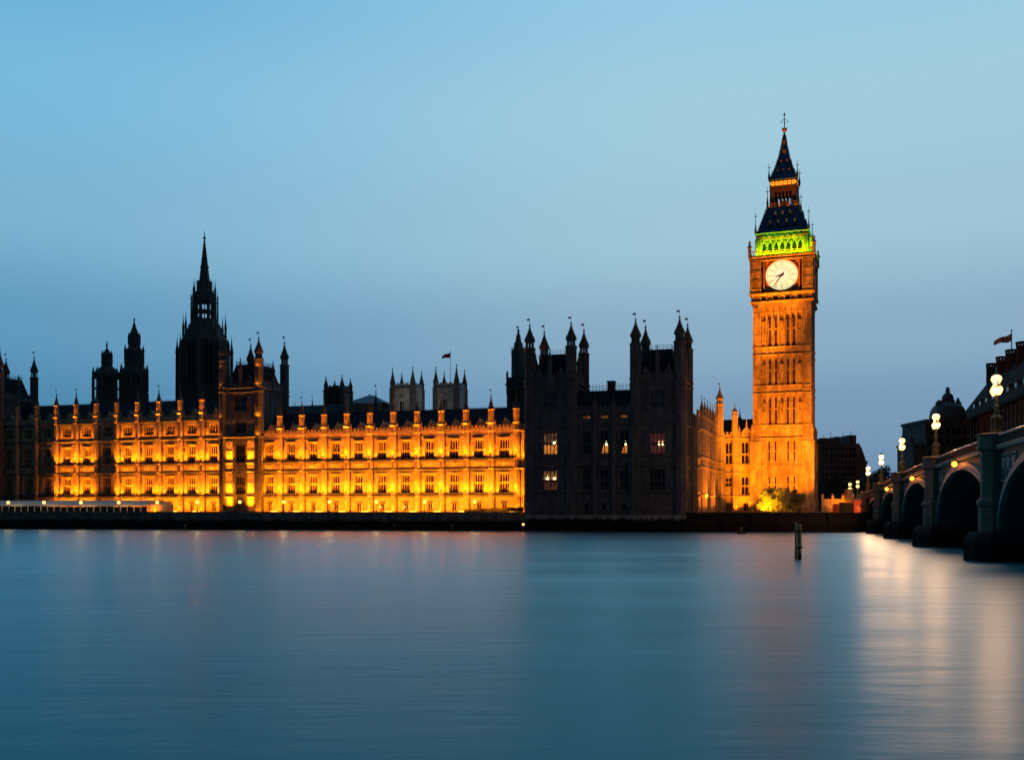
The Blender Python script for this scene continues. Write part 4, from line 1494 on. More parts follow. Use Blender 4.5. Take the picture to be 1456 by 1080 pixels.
four(corbel)
cs.rot = None
cs.box(tcx - hwC + 2, tcx + hwC - 2, tcy - hwC + 2, tcy + hwC - 2, z_cor, z_ck1 - 0.02)
rbx.build('shaft_facing', M['stone_tower'], ck)
nb.build('shaft_tracery', M['stone_tower'], ck)
slits.build('panel_piercing', M['recess'], ck)
cs.build('clock_stage', M['stone_tower'], ck)
fw.build('dial_channel', M['recess'], ck)


def dial(rot, k):
    """gilded square frame, opal glass face, ring, numerals, hands"""
    b_ = hwC
    fr = 0.575 * hwC
    R = 0.488 * hwC
    zc_ = tz(391)
    yf = -b_ + 0.55
    f_ = RB()
    f_.rot = rot
    f_.box(-fr, fr, yf + 0.15, yf + 0.26, zc_ - fr, zc_ + fr)
    for q in (-1, 1):
        f_.box(q * (fr - 0.16) - 0.16, q * (fr - 0.16) + 0.16, yf - 0.35, yf + 0.16, zc_ - fr, zc_ + fr)
        f_.box(-fr + 0.32, fr - 0.32, yf - 0.35, yf + 0.16, zc_ + q * (fr - 0.16) - 0.16, zc_ + q * (fr - 0.16) + 0.16)
        for p in (-1, 1):                                  # corner spandrel roundels
            f_.prism_y([(q * fr * 0.82 + 0.42 * cos(a), zc_ + p * fr * 0.82 + 0.42 * sin(a)) for a in [2 * pi * i / 12 for i in range(12)]], yf - 0.05, yf + 0.16)
    f_ob = f_.build('dial_frame', M['gilt'], ck)
    N = 64
    g = RB()
    g.rot = rot
    ring_o, ring_i = R, 0.48 * R
    sx_ = 1.045
    cpt = lambda r, i: (r * sx_ * sin(2 * pi * i / N), zc_ + r * cos(2 * pi * i / N))
    vs, fs = [], []
    for i in range(N):
        x, z = cpt(ring_o, i)
        vs.append((x, yf + 0.10, z))
        x, z = cpt(ring_i, i)
        vs.append((x, yf + 0.10, z))
    for i in range(N):
        j = (i + 1) % N
        fs.append((2 * i, 2 * j, 2 * j + 1, 2 * i + 1))
    g.add(vs, fs)
    face_o = g.build('dial_glass', M['dial'], ck)
    g2 = RB()
    g2.rot = rot
    g2.add([(cpt(ring_i, i)[0], yf + 0.098, cpt(ring_i, i)[1]) for i in range(N)], [tuple(range(N))])
    g2.build('dial_centre', M['dial_centre'], face_o)
    rg = RB()
    rg.rot = rot

    def annulus(mb_, r0, r1, y):
        vs_, fs_ = [], []
        for i in range(N):
            a, c = cpt(r0, i), cpt(r1, i)
            vs_ += [(a[0], y, a[1]), (c[0], y, c[1]), (a[0], yf + 0.12, a[1]), (c[0], yf + 0.12, c[1])]
        for i in range(N):
            j = (i + 1) % N
            fs_ += [(4 * i, 4 * j, 4 * j + 1, 4 * i + 1), (4 * i, 4 * i + 2, 4 * j + 2, 4 * j), (4 * i + 1, 4 * j + 1, 4 * j + 3, 4 * i + 3)]
        mb_.add(vs_, fs_)
    annulus(rg, R, R * 1.09, yf - 0.1)
    rg.build('dial_rim', M['gilt'], f_ob)
    tk = RB()
    tk.rot = rot
    annulus(tk, R * 0.90, R * 0.915, yf + 0.055)
    annulus(tk, R * 0.655, R * 0.67, yf + 0.055)
    annulus(tk, R * 0.485, R * 0.50, yf + 0.055)

    def stroke(r0, t0, r1, t1, w, y=yf + 0.06):
        """bar between two polar points on the dial (t clockwise from twelve, in radians)"""
        p = Vector((r0 * sx_ * sin(t0), 0, zc_ + r0 * cos(t0)))
        q = Vector((r1 * sx_ * sin(t1), 0, zc_ + r1 * cos(t1)))
        d = (q - p).normalized()
        nn = Vector((-d.z, 0, d.x)) * (w / 2)
        vs_ = []
        for yy in (y, y + 0.035):
            for c in (p - nn, q - nn, q + nn, p + nn):
                vs_.append((c.x, yy, c.z))
        tk.add(vs_, [(0, 1, 2, 3), (7, 6, 5, 4), (0, 4, 5, 1), (1, 5, 6, 2), (2, 6, 7, 3), (3, 7, 4, 0)])
    for i in range(12):
        t = 2 * pi * i / 12
        stroke(R * 0.50, t, R * 0.655, t, 0.10)
    for i in range(60):
        t = 2 * pi * i / 60
        stroke(R * 0.915, t, R * 0.985, t, 0.05)
    for i, rom in enumerate(('XII', 'I', 'II', 'III', 'IV', 'V', 'VI', 'VII', 'VIII', 'IX', 'X', 'XI')):
        t = 2 * pi * i / 12
        widths = {'I': 0.055, 'V': 0.10, 'X': 0.10}
        tot = sum(widths[c] for c in rom)
        a = t - tot / 2
        for c in rom:
            w_ = widths[c]
            m_ = a + w_ / 2
            if c == 'I':
                stroke(R * 0.69, m_, R * 0.885, m_, 0.06)
            elif c == 'V':
                stroke(R * 0.69, m_, R * 0.885, m_ - w_ * 0.4, 0.06)
                stroke(R * 0.69, m_, R * 0.885, m_ + w_ * 0.4, 0.045, yf + 0.058)
            else:
                stroke(R * 0.69, m_ + w_ * 0.35, R * 0.885, m_ - w_ * 0.35, 0.06)
                stroke(R * 0.69, m_ - w_ * 0.35, R * 0.885, m_ + w_ * 0.35, 0.045, yf + 0.058)
            a += w_
    tk.build('dial_numerals', M['tint_line'], face_o)
    for nm, ang, L, tail, w_, yy in (('hour_hand', radians(258), 0.46, 0.14, 0.42, -0.06), ('minute_hand', radians(217), 0.90, 0.20, 0.26, -0.14)):
        hb = RB()
        hb.rot = rot
        u_ = (sin(ang), cos(ang))
        v_ = (cos(ang), -sin(ang))
        pts = [(-tail * R, w_ * 0.9), (-tail * R * 0.4, w_ * 0.45), (0, w_ * 0.8), (L * R * 0.25, w_ * 0.55), (L * R * 0.8, w_ * 0.32), (L * R, 0.03)]
        poly = [(a * u_[0] + c * v_[0], zc_ + a * u_[1] + c * v_[1]) for a, c in pts] + [(a * u_[0] - c * v_[0], zc_ + a * u_[1] - c * v_[1]) for a, c in pts[::-1]]
        hb.prism_y(poly, yf + yy, yf + yy + 0.05)
        hb.build(nm, M['iron'], face_o)


four(dial)

# belfry, green lit
z_b0, z_b1 = tz(361), tz(333.5)
hwB = (fx(1151.7, CY0 + 1.2) - fx(1076.5, CY0 + 1.2)) / 2
bel = RB()
belt = RB()
gal = RB()


def belfry(rot, k):
    bel.rot = belt.rot = gal.rot = rot
    b_ = hwB
    n_ = 7
    inner = b_ * 0.80
    w = 2 * inner / n_
    zs, za = z_b0, z_b1 - 1.4
    for q in (-1, 1):
        x0_, x1_ = sorted((q * b_ * 0.999, q * inner))
        bel.box(x0_, x1_, -b_ + 0.001 * k, -b_ + 1.6, zs, z_b1)
        for i in range(3):
            c = x0_ + (x1_ - x0_) * (i + 0.5) / 3
            belt.box(c - 0.08, c + 0.08, -b_ - 0.18, -b_ + 0.02, zs + 0.6, z_b1 - 0.6)
    for i in range(n_ + 1):
        c = -inner + i * w
        bel.box(c - 0.20, c + 0.20, -b_ + 0.25, -b_ + 0.9, zs, za)
        belt.lathe(c, -b_ + 0.15, [(0.13, zs), (0.13, za)], 6)
    for i in range(n_):
        c = -inner + (i + 0.5) * w
        hw_ = w / 2 - 0.2
        prev = None
        for s_ in (-1, 1):
            pts = [(c + s_ * hw_, za - 1.5), (c + s_ * hw_ * 0.8, za - 0.9), (c + s_ * hw_ * 0.45, za - 0.4), (c, za - 0.05), (c, za + 0.3), (c + s_ * (hw_ + 0.2), za + 0.3), (c + s_ * (hw_ + 0.2), za - 1.5)]
            bel.prism_y(pts if s_ < 0 else pts[::-1], -b_ + 0.26 + 0.001 * (s_ > 0), -b_ + 0.8)
            pts = [(c + s_ * hw_ * 1.0, za - 1.3), (c + s_ * hw_ * 0.8, za - 0.6), (c, za + 0.25), (c, za + 0.45), (c + s_ * hw_ * 1.0, za - 0.4), (c + s_ * hw_ * 1.25, za - 1.2)]
            belt.prism_y(pts if s_ < 0 else pts[::-1], -b_ + 0.04, -b_ + 0.28)
        # roundels of the frieze under the eave
        belt.prism_y([(c + 0.55 * cos(2 * pi * j / 10), z_b1 - 0.55 + 0.55 * sin(2 * pi * j / 10)) for j in range(10)], -b_ - 0.30, -b_ + 0.2)
        belt.box(c - 0.5, c + 0.5, -b_ + 0.3, -b_ + 0.6, zs, zs + 0.9)
    bel.box(-inner, inner, -b_ + 0.1, -b_ + 0.9, za + 0.3, z_b1)
    # gallery parapet around the belfry foot
    g = hwC + 0.25
    gal.box(-g, g, -g + 0.001 * k, -g + 0.3, z_ck1 + 0.002, z_ck1 + 0.35)
    nn = 22
    for i in range(nn):
        c = -g + 2 * g * (i + 0.5) / nn
        gal.box(c - 0.07, c + 0.07, -g + 0.05, -g + 0.2, z_ck1 + 0.35, z_ck1 + 1.25)
    gal.box(-g, g, -g + 0.02 + 0.001 * k, -g + 0.25, z_ck1 + 1.25, z_ck1 + 1.5)
    gal.lathe(g - 0.1, -g + 0.1, [(0.42, z_ck1), (0.42, z_ck1 + 2.3), (0.6, z_ck1 + 2.5), (0.6, z_ck1 + 2.8), (0.2, z_ck1 + 3.4), (0.38, z_ck1 + 3.9), (0.1, z_ck1 + 4.4)], 8)


four(belfry)
bel.rot = None
MB().box(tcx - hwB + 1.7, tcx + hwB - 1.7, tcy - hwB + 1.7, tcy + hwB - 1.7, z_b0 - 0.2, z_b1 - 0.05).build('bell_chamber', M['recess'], ck)
bel.box(tcx - hwC + 0.5, tcx + hwC - 0.5, tcy - hwC + 0.5, tcy + hwC - 0.5, z_ck1 - 0.015, z_b0 - 0.3)
bel.build('belfry', M['stone_tower'], ck)
belt.build('belfry_tracery', M['stone_tower'], ck)
gal.build('gallery_parapet', M['stone_tower'], ck)

# iron roof
rf = MB()
hwE = (fx(1153.8, CY0) - fx(1075.0, CY0)) / 2
prof = [(hwE * 0.96, 334.2), (hwE, 332.3), (hwE * 0.985, 331.0), (hwE * 0.86, 326.3), (hwE * 0.845, 325.8), (hwE * 0.70, 311.5), (hwE * 0.565, 296.8), (hwE * 0.55, 296.2)]
cc_ = lambda r: (tcx - r, tcx + r, tcy - r, tcy + r)
def zt_(y_):
    q = min(1.0, max(0.35, 0.35 + 0.65 * (334 - y_) / 72.0))  # the spire stands over the tower's middle, the eave over its front
    return fz(1113, y_, CY0 + TW / 2) * q + tz(y_) * (1 - q)


for (a, ya), (b_, yb) in zip(prof, prof[1:]):
    rf.taper(cc_(a), zt_(ya), cc_(b_), zt_(yb))
rfo = rf.build('roof', M['iron_roof'], ck)
rt = RB()
dm = RB()
ln = RB()
gl = RB()
rd = RB()
zL0, zL1, zO0, zO1, zS0 = zt_(294.5), zt_(270), zt_(268.5), zt_(262), zt_(260.5)
hwL = hwE * 0.47
hwS = hwE * 0.50


def roofdetail(rot, k):
    rt.rot = dm.rot = ln.rot = gl.rot = rd.rot = rot
    # cresting along the eave top
    a = hwE * 0.87
    for i in range(26):
        c = -a + 2 * a * (i + 0.5) / 26
        rt.box(c - 0.05, c + 0.05, -a - 0.05, -a + 0.05, zt_(326.6), zt_(323.8))
    # hip crockets
    for i in range(9):
        t = i / 8
        r_ = hwE * (0.83 * (1 - t) + 0.57 * t)
        z = zt_(325.8 * (1 - t) + 297.0 * t)
        dm.box(r_ - 0.22, r_ + 0.30, -r_ - 0.30, -r_ + 0.22, z, z + 0.55)
    # dormers: four low, three high
    for n_, yy, span in ((4, 322.5, 0.60), (3, 309.5, 0.40)):
        for i in range(n_):
            c = (i - (n_ - 1) / 2) * hwE * span * 2 / n_ * 1.0
            zc_ = zt_(yy)
            t = (325.8 - yy) / (325.8 - 296.8)
            r_ = hwE * (0.845 * (1 - t) + 0.565 * t)
            dm.prism_y([(c - 0.42, zc_ - 0.6), (c + 0.42, zc_ - 0.6), (c + 0.42, zc_ + 0.5), (c, zc_ + 1.7), (c - 0.42, zc_ + 0.5)], -r_ - 0.25, -r_ + 1.0)
            gl.box(c - 0.26, c + 0.26, -r_ - 0.28, -r_ - 0.2, zc_ - 0.5, zc_ + 0.5)
    # gallery under the lantern
    g = hwE * 0.585
    rd.prism_x([(-g + 0.5, zt_(297.5)), (-g - 0.1, zt_(296.5)), (-g - 0.1, zt_(294.6)), (-g + 0.5, zt_(294.4))], -g - 0.1 + 0.002 * k, g + 0.1 - 0.002 * k)
    for i in range(18):
        c = -g + 2 * g * (i + 0.5) / 18
        rd.box(c - 0.05, c + 0.05, -g, -g + 0.1, zt_(294.6), zt_(291.5))
    rd.box(-g, g, -g + 0.02, -g + 0.09, zt_(291.5), zt_(291.0))
    # open lantern: columns and arches
    n_ = 7
    w = 2 * hwL / n_
    for i in range(n_ + 1):
        c = -hwL + i * w
        ln.box(c - 0.17, c + 0.17, -hwL - 0.17 + 0.001 * k, -hwL + 0.17, zL0, zt_(275))
    for i in (0, n_ - 1):
        c = -hwL + (i + 0.5) * w
        ln.box(c - w / 2, c + w / 2, -hwL - 0.1, -hwL + 0.1, zL0, zt_(275))
    for i in range(n_):
        c = -hwL + (i + 0.5) * w
        for s_ in (-1, 1):
            pts = [(c + s_ * w / 2, zt_(279)), (c + s_ * w * 0.3, zt_(276.8)), (c, zt_(275.2)), (c, zt_(274)), (c + s_ * w / 2, zt_(274))]
            ln.prism_y(pts if s_ < 0 else pts[::-1], -hwL - 0.1 + 0.001 * (s_ > 0), -hwL + 0.1)
    ln.box(-hwL - 0.1, hwL + 0.1, -hwL - 0.14 + 0.001 * k, -hwL + 0.2, zt_(274), zL1)
    for i in range(16):
        c = -hwL + 2 * hwL * (i + 0.5) / 16
        ln.box(c - 0.07, c + 0.07, -hwL - 0.26, -hwL - 0.1, zt_(274), zL1)
    ln.box(-hwS, hwS, -hwS + 0.001 * k, -hwS + 0.4, zL1, zt_(268.6))
    # fascia with six roundels; the orange lamplight on them put in as glow
    ln.box(-hwS + 0.02, hwS - 0.02, -hwS + 0.1 + 0.001 * k, -hwS + 0.6, zt_(268.6), zS0)
    for i in range(6):
        c = (i - 2.5) * hwS * 0.305
        r_ = 0.66
        zc_ = (zO0 + zO1) / 2
        gl_p = [(c + r_ * cos(2 * pi * j / 14), zc_ + r_ * 0.82 * sin(2 * pi * j / 14)) for j in range(14)]
        if k in (0, 1):
            lit = RB()
            lit.rot = rot
            lit.prism_y(gl_p, -hwS - 0.02, -hwS + 0.12)
            lit.build('glowing_roundel', M['orange_lit'], ck)
        p2 = [(c + r_ * 0.3 * cos(2 * pi * j / 8), zc_ + r_ * 0.3 * sin(2 * pi * j / 8)) for j in range(8)]
        rd.prism_y(p2, -hwS - 0.08, -hwS - 0.02)
        if i < 5:
            rd.box(c + hwS * 0.152 - 0.10, c + hwS * 0.152 + 0.10, -hwS - 0.12, -hwS + 0.1, zO0 - 0.1, zO1 + 0.1)
    # corner rods with gilt cross finials
    for (r_, za, zb_) in ((hwE * 0.965, 334, 304), (hwE * 0.52, 262, 237), (hwE * 0.57, 296, 270)):
        rt.bar((r_, -r_, zt_(za)), (r_, -r_, zt_(zb_)), 0.13, 0.05, 5)
        rt.lathe(r_, -r_, [(0.12, zt_(za)), (0.32, zt_(za) + 0.9), (0.16, zt_(za) + 2.2), (0.10, zt_(za) + 3.0)], 6)
        zz = zt_(zb_) - 1.2
        rt.box(r_ - 0.42, r_ + 0.42, -r_ - 0.04, -r_ + 0.04, zz, zz + 0.16)
        rt.box(r_ - 0.04, r_ + 0.04, -r_ - 0.42, -r_ + 0.42, zz + 0.001, zz + 0.161)


four(roofdetail)
dm.rot = rt.rot = ln.rot = rd.rot = None
dm.build('dormer', M['iron_roof'], rfo)
gl.build('dormer_window', M['recess'], rfo)
rt.build('roof_cresting', M['iron'], rfo)
ln.box(tcx - hwL * 0.30, tcx + hwL * 0.30, tcy - hwL * 0.3, tcy + hwL * 0.3, zL0, zL0 + 2.0)
ln.box(tcx - hwS + 0.6, tcx + hwS - 0.6, tcy - hwS + 0.6, tcy + hwS - 0.6, zL1 + 0.1, zS0)
ln.box(tcx - hwE * 0.57, tcx + hwE * 0.57, tcy - hwE * 0.57, tcy + hwE * 0.57, zt_(296.3), zL0 + 0.005)
ln.build('lantern', plain('lantern_ironwork', (0.10, 0.065, 0.05, 1), 0.5, 0.2), ck)
rd.build('lantern_gallery', M['gilt'], ck)
sp = MB()
sprof = [(hwS * 1.04, 261), (hwS * 1.06, 260), (hwS * 1.0, 258.6), (hwS * 0.74, 247.5), (hwS * 0.55, 237), (hwS * 0.37, 225), (hwS * 0.19, 208), (hwS * 0.08, 196), (0.22, 190)]
sp0 = fz(1113, 200, CY0 + TW / 2)
for (a, ya), (b_, yb) in zip(sprof, sprof[1:]):
    sp.taper(cc_(a), zt_(ya), cc_(b_), zt_(yb))
spo = sp.build('spire', M['iron_roof'], ck)
sd = RB()
so = RB()


def spiredetail(rot, k):
    sd.rot = so.rot = rot
    ys = [p[1] for p in sprof[2:]]
    rs = [p[0] for p in sprof[2:]]

    def rad(y_):
        for i in range(len(ys) - 1):
            if ys[i] >= y_ >= ys[i + 1]:
                t = (ys[i] - y_) / (ys[i] - ys[i + 1])
                return rs[i] * (1 - t) + rs[i + 1] * t
        return rs[-1]
    y_ = 257.0
    while y_ > 193:
        r_ = rad(y_)
        sd.box(r_ - 0.10, r_ + 0.20, -r_ - 0.20, -r_ + 0.10, zt_(y_), zt_(y_) + 0.30)
        y_ -= 2.6
    for yy, n_, sp_ in ((248.0, 3, 0.42), (233.5, 2, 0.43), (218, 1, 0), (203, 1, 0)):
        for i in range(n_):
            c = (i - (n_ - 1) / 2) * hwS * sp_
            r_ = rad(yy)
            z = zt_(yy)
            so.prism_y([(c - 0.36, z - 0.2), (c + 0.36, z - 0.2), (c + 0.36, z + 0.15), (c, z + 0.75), (c - 0.36, z + 0.15)], -r_ - 0.18, -r_ + 0.3)


four(spiredetail)
sd.build('crocket', M['iron_roof'], spo)
so.build('lucarne', M['gilt'], spo)
fn = MB()
fn.lathe(tcx, tcy, [(0.22, zt_(190.5)), (0.30, zt_(188)), (0.62, zt_(186.5)), (0.75, zt_(184)), (0.55, zt_(183)), (0.2, zt_(182))], 8)
for j in range(8):
    a = 2 * pi * j / 8
    fn.bar((tcx + cos(a) * 0.6, tcy + sin(a) * 0.6, zt_(184)), (tcx + cos(a) * 0.95, tcy + sin(a) * 0.95, zt_(182.2)), 0.07, 0.04, 4)
fn.build('crown', M['gilt'], spo)
fr_ = MB()
fr_.bar((tcx, tcy, zt_(183)), (tcx, tcy, zt_(159)), 0.14, 0.05, 6)
fr_.ball((tcx, tcy, zt_(163.6)), 0.30, 8, 6)
for sx_, sy_ in ((1, 0), (-1, 0), (0, 1), (0, -1)):
    p0 = (tcx, tcy, zt_(168.5))
    p1 = (tcx + sx_ * 0.55, tcy + sy_ * 0.55, zt_(171))
    p2 = (tcx + sx_ * 0.95, tcy + sy_ * 0.95, zt_(175))
    fr_.bar(p0, p1, 0.07, 0.07, 5)
    fr_.bar(p1, p2, 0.07, 0.12, 5)
fr_.build('finial', M['iron'], spo)

ck.rotation_euler.z = -TH - radians(2.0)                    # stands very slightly askew to the river front
# tower lighting
GREEN = (0.40, 1.0, 0.02)


def tstrip(x, y, z, L, power, col, az, lean, w=0.3):
    d = bpy.data.lights.new('belfry_light', 'AREA')
    d.shape = 'RECTANGLE'
    d.size, d.size_y = L, w
    d.energy = power
    d.color = col
    o = bpy.data.objects.new('belfry_light', d)
    C.objects.link(o)
    o.parent = ck
    o.location = Vector((x, y, z)) - ORG[ck]
    o.rotation_mode = 'XYZ'
    o.rotation_euler = (pi - radians(lean), 0, az)
    return o


tstrip(tcx, tcy - hwB - 1.3, z_b0 + 0.1, 2 * hwB * 0.96, 4200, (0.46, 1.0, 0.0), 0, 18)
tstrip(tcx + hwB + 1.3, tcy, z_b0 + 0.1, 2 * hwB * 0.92, 3000, (0.36, 1.0, 0.0), pi / 2, 16)
tstrip(tcx - 2.0, tcy - hwB + 1.25, z_b0 + 0.1, 5.5, 900, (0.02, 1.0, 0.04), 0, 10, 0.3)
tstrip(tcx, tcy - hwS - 0.7, zL1 + 0.2, 2 * hwS * 0.9, 30, SODIUM, 0, 20)
tstrip(tcx, tcy - hwL - 0.6, zL0 + 0.1, 2 * hwL * 0.9, 24, SODIUM, 0, 12)


def tw(x, y, z):
    return wpt(x, y, z)


spot(None, tw(tcx + 15, CY0 - 22, 1.2), tw(tcx + 2.0, CY0, 24), 125000, 36, 1.0)
spot(None, tw(tcx - 17, CY0 - 27, 1.2), tw(tcx - 1.5, CY0, 59), 1500000, 23, 1.0)
spot(None, tw(tcx + 4, CY0 - 27, 1.2), tw(tcx - 0.5, CY0, 19), 112000, 62, 0.5)
spot(None, tw(tcx - 5, CY0 - 27, 1.2), tw(tcx - 0.5, CY0, 19), 100000, 62, 0.5)
spot(None, tw(tcx + 20, CY0 + 3, 1.0), tw(tcx + hwT + 1, tcy, 12), 4000, 50, 0.9)
# return and link floods
spot(None, tw(RX + 9, yA + 8, 0.6), tw(RX, yA + 7, 9), 17000, 95, 0.6)
spot(None, tw(RX + 9, yA + 24, 0.6), tw(RX, yA + 22, 9), 15000, 95, 0.6)
spot(None, tw(xb, LY - 7, 0.5), tw(xb - 1, LY, 10), 12000, 95, 0.6)
spot(None, tw(xa + 2.4, LY - 1.6, 0.3), tw(xa + 2.2, LY, 6), 1700, 110, 0.8)

# ------------------------------------------------------------------ towers standing behind the palace
SPY = 50.0
spx = fx(290.7, SPY)
spc = pthing('spire_tower', 'great octagonal palace spire tower, black against the dusk sky', 'spire tower', spx, SPY)
k_ = fY(290.7, SPY) / F                                    # metres per photo pixel there
sz = lambda y_: fz(290.7, y_, SPY)
pr = lambda hw_: hw_ * k_
o = MB()
o.lathe(spx, SPY, [(pr(33.5), sz(728)), (pr(33.5), sz(489)), (pr(34.5), sz(488)), (pr(34.5), sz(485)), (pr(32.5), sz(483))], 8)
for kk in range(8):
    a0, a1 = pi / 8 + kk * pi / 4, pi / 8 + (kk + 1) * pi / 4
    p, q = Vector((cos(a0), sin(a0))) * pr(33.4), Vector((cos(a1), sin(a1))) * pr(33.4)
    for t in (0.0, 0.27, 0.5, 0.73):
        c = p.lerp(q, t)
        o.bar((spx + c.x, SPY + c.y, sz(600)), (spx + c.x, SPY + c.y, sz(488)), pr(1.3 if t else 2.2), pr(1.3 if t else 2.0), 6)
o.build('octagon', M['stone_spire'], spc)
w_ = MB()
for kk in range(8):
    a0, a1 = pi / 8 + kk * pi / 4, pi / 8 + (kk + 1) * pi / 4
    p, q = Vector((cos(a0), sin(a0))) * pr(33.6), Vector((cos(a1), sin(a1))) * pr(33.6)
    for t0, t1 in ((0.32, 0.47), (0.54, 0.69)):
        c, d = p.lerp(q, t0), p.lerp(q, t1)
        w_.add([(spx + c.x, SPY + c.y, sz(550)), (spx + d.x, SPY + d.y, sz(550)), (spx + d.x, SPY + d.y, sz(494)), (spx + (c.x + d.x) / 2, SPY + (c.y + d.y) / 2, sz(489)), (spx + c.x, SPY + c.y, sz(494))], [(0, 1, 2, 3, 4)])
w_.build('tall_window', M['recess'], spc)
r_ = MB()
r_.lathe(spx, SPY, [(pr(32), sz(484)), (pr(27), sz(474)), (pr(21.5), sz(461)), (pr(19.5), sz(459)), (pr(19.5), sz(455)), (pr(15), sz(454.5))], 8)
r_.build('sloping_roof', M['stone_spire'], spc)
ln2 = MB()
wv = wpt(spx, SPY)
cam_ang = math.atan2(-wv.x * st - wv.y * ct, -wv.x * ct + wv.y * st)
for kk in range(8):
    a = cam_ang + pi / 8 + kk * pi / 4
    ln2.bar((spx + cos(a) * pr(14), SPY + sin(a) * pr(14), sz(456)), (spx + cos(a) * pr(14), SPY + sin(a) * pr(14), sz(425)), pr(2.3), pr(2.2), 8)
    am = a + pi / 8
    ln2.bar((spx + cos(am) * pr(13), SPY + sin(am) * pr(13), sz(456)), (spx + cos(am) * pr(13), SPY + sin(am) * pr(13), sz(425)), pr(0.75), pr(0.75), 6)
ln2.lathe(spx, SPY, [(pr(15.5), sz(443.5)), (pr(15.5), sz(442))], 8)
ln2.lathe(spx, SPY, [(pr(15.5), sz(430)), (pr(15.8), sz(417)), (pr(12), sz(414.5)), (pr(11), sz(413)), (pr(11), sz(402)), (pr(11.5), sz(400.5)), (pr(8), sz(400))], 8)
ln2.build('lantern', M['stone_spire'], spc)
s2 = MB()
prof = []
for j in range(13):
    t = j / 12
    y_ = 400.5 - t * 58
    hw_ = 7.6 * (1 - t) + 0.8 * t
    prof += [(pr(hw_), sz(y_)), (pr(hw_ * 0.93), sz(y_ - 3.6)), (pr(hw_ * 0.93 + 0.7), sz(y_ - 4.2))]
s2.lathe(spx, SPY, prof + [(pr(0.7), sz(341)), (pr(2.3), sz(338.5)), (pr(0.6), sz(336)), (pr(0.4), sz(329))], 8)
s2.lathe(spx, SPY, [(pr(5.4), sz(381)), (pr(6.6), sz(380)), (pr(5.2), sz(378.5))], 8)
s2.build('spire', M['stone_spire'], spc)
for kk in range(8):
    a = pi / 8 + kk * pi / 4
    for R_, y0_, y1_, yt, rr in ((38.0, 600, 503, 481, 2.2), (29.5, 486, 468, 450, 1.5), (18.5, 460, 424, 418, 1.0), (15.5, 425, 413, 402, 0.9)):
        x, y = spx + cos(a) * pr(R_), SPY + sin(a) * pr(R_)
        pn = MB()
        pn.lathe(x, y, [(pr(rr * 1.2), sz(y0_)), (pr(rr), sz(y1_)), (pr(rr * 1.3), sz(y1_ - 1)), (pr(rr * 0.6), sz((y1_ + yt) / 2)), (pr(0.3), sz(yt))], 6)
        pn.bar((x, y, sz(yt + 2)), (x, y, sz(yt - 5)), 0.05, 0.04, 4)
        pn.build('pinnacle', M['stone_spire'], spc, at=(x, y, sz(y0_)))
    for (ra, ya), (rb_, yb) in (((38, 506), (33, 502)), ((38, 560), (33, 548)), ((18.5, 431), (14, 430)), ((18.5, 449.5), (14, 449))):
        pn = MB()
        pn.bar((spx + cos(a) * pr(ra), SPY + sin(a) * pr(ra), sz(ya)), (spx + cos(a) * pr(rb_), SPY + sin(a) * pr(rb_), sz(yb)), pr(0.9), pr(0.9), 5)
        pn.build('flying_buttress', M['stone_spire'], spc)


def vent_tower(label, px, y, steps, cols, fins):
    """octagonal lantern tower from a half-width profile (photo pixels), with a ring of free columns"""
    x = fx(px, y)
    t = pthing('lantern_tower', label, 'lantern tower', x, y)
    k2 = fY(px, y) / F
    z = lambda y_: fz(px, y_, y)
    mb = MB()
    mb.lathe(x, y, [(hw_ * k2, z(py)) for hw_, py in steps], 8)
    body = mb.build('lantern_body', M['stone_spire'], t)
    rb_ = MB()
    for i in range(len(steps) - 1):
        (h0, p0), (h1, p1) = steps[i], steps[i + 1]
        if abs(h0 - h1) < 1.0 and p0 - p1 > 8:
            for kk in range(16):
                a = kk * pi / 8
                rb_.bar((x + cos(a) * h0 * k2 * 0.96, y + sin(a) * h0 * k2 * 0.96, z(p0)), (x + cos(a) * h1 * k2 * 0.96, y + sin(a) * h1 * k2 * 0.96, z(p1)), 0.3, 0.3, 5)
    for hw_, p0, p1 in cols:
        for kk in range(8):
            a = pi / 8 + kk * pi / 4
            rb_.bar((x + cos(a) * hw_ * k2, y + sin(a) * hw_ * k2, z(p0)), (x + cos(a) * hw_ * k2, y + sin(a) * hw_ * k2, z(p1)), 0.36, 0.32, 6)
            rb_.bar((x + cos(a) * hw_ * k2, y + sin(a) * hw_ * k2, z((p0 + p1) / 2)), (x + cos(a) * hw_ * k2 * 0.7, y + sin(a) * hw_ * k2 * 0.7, z((p0 + p1) / 2 - 1)), 0.18, 0.18, 5)
    rb_.build('column_ring', M['stone_spire'], t)
    for hw_, p0, pt in fins:
        for kk in range(8):
            a = pi / 8 + kk * pi / 4
            xx, yy = x + cos(a) * hw_ * k2, y + sin(a) * hw_ * k2
            fb = MB()
            fb.lathe(xx, yy, [(0.34, z(p0)), (0.34, z(p0 - 2)), (0.2, z((p0 + pt) / 2)), (0.05, z(pt))], 6)
            fb.build('pinnacle', M['stone_spire'], t, at=(xx, yy, z(p0)))
    return t


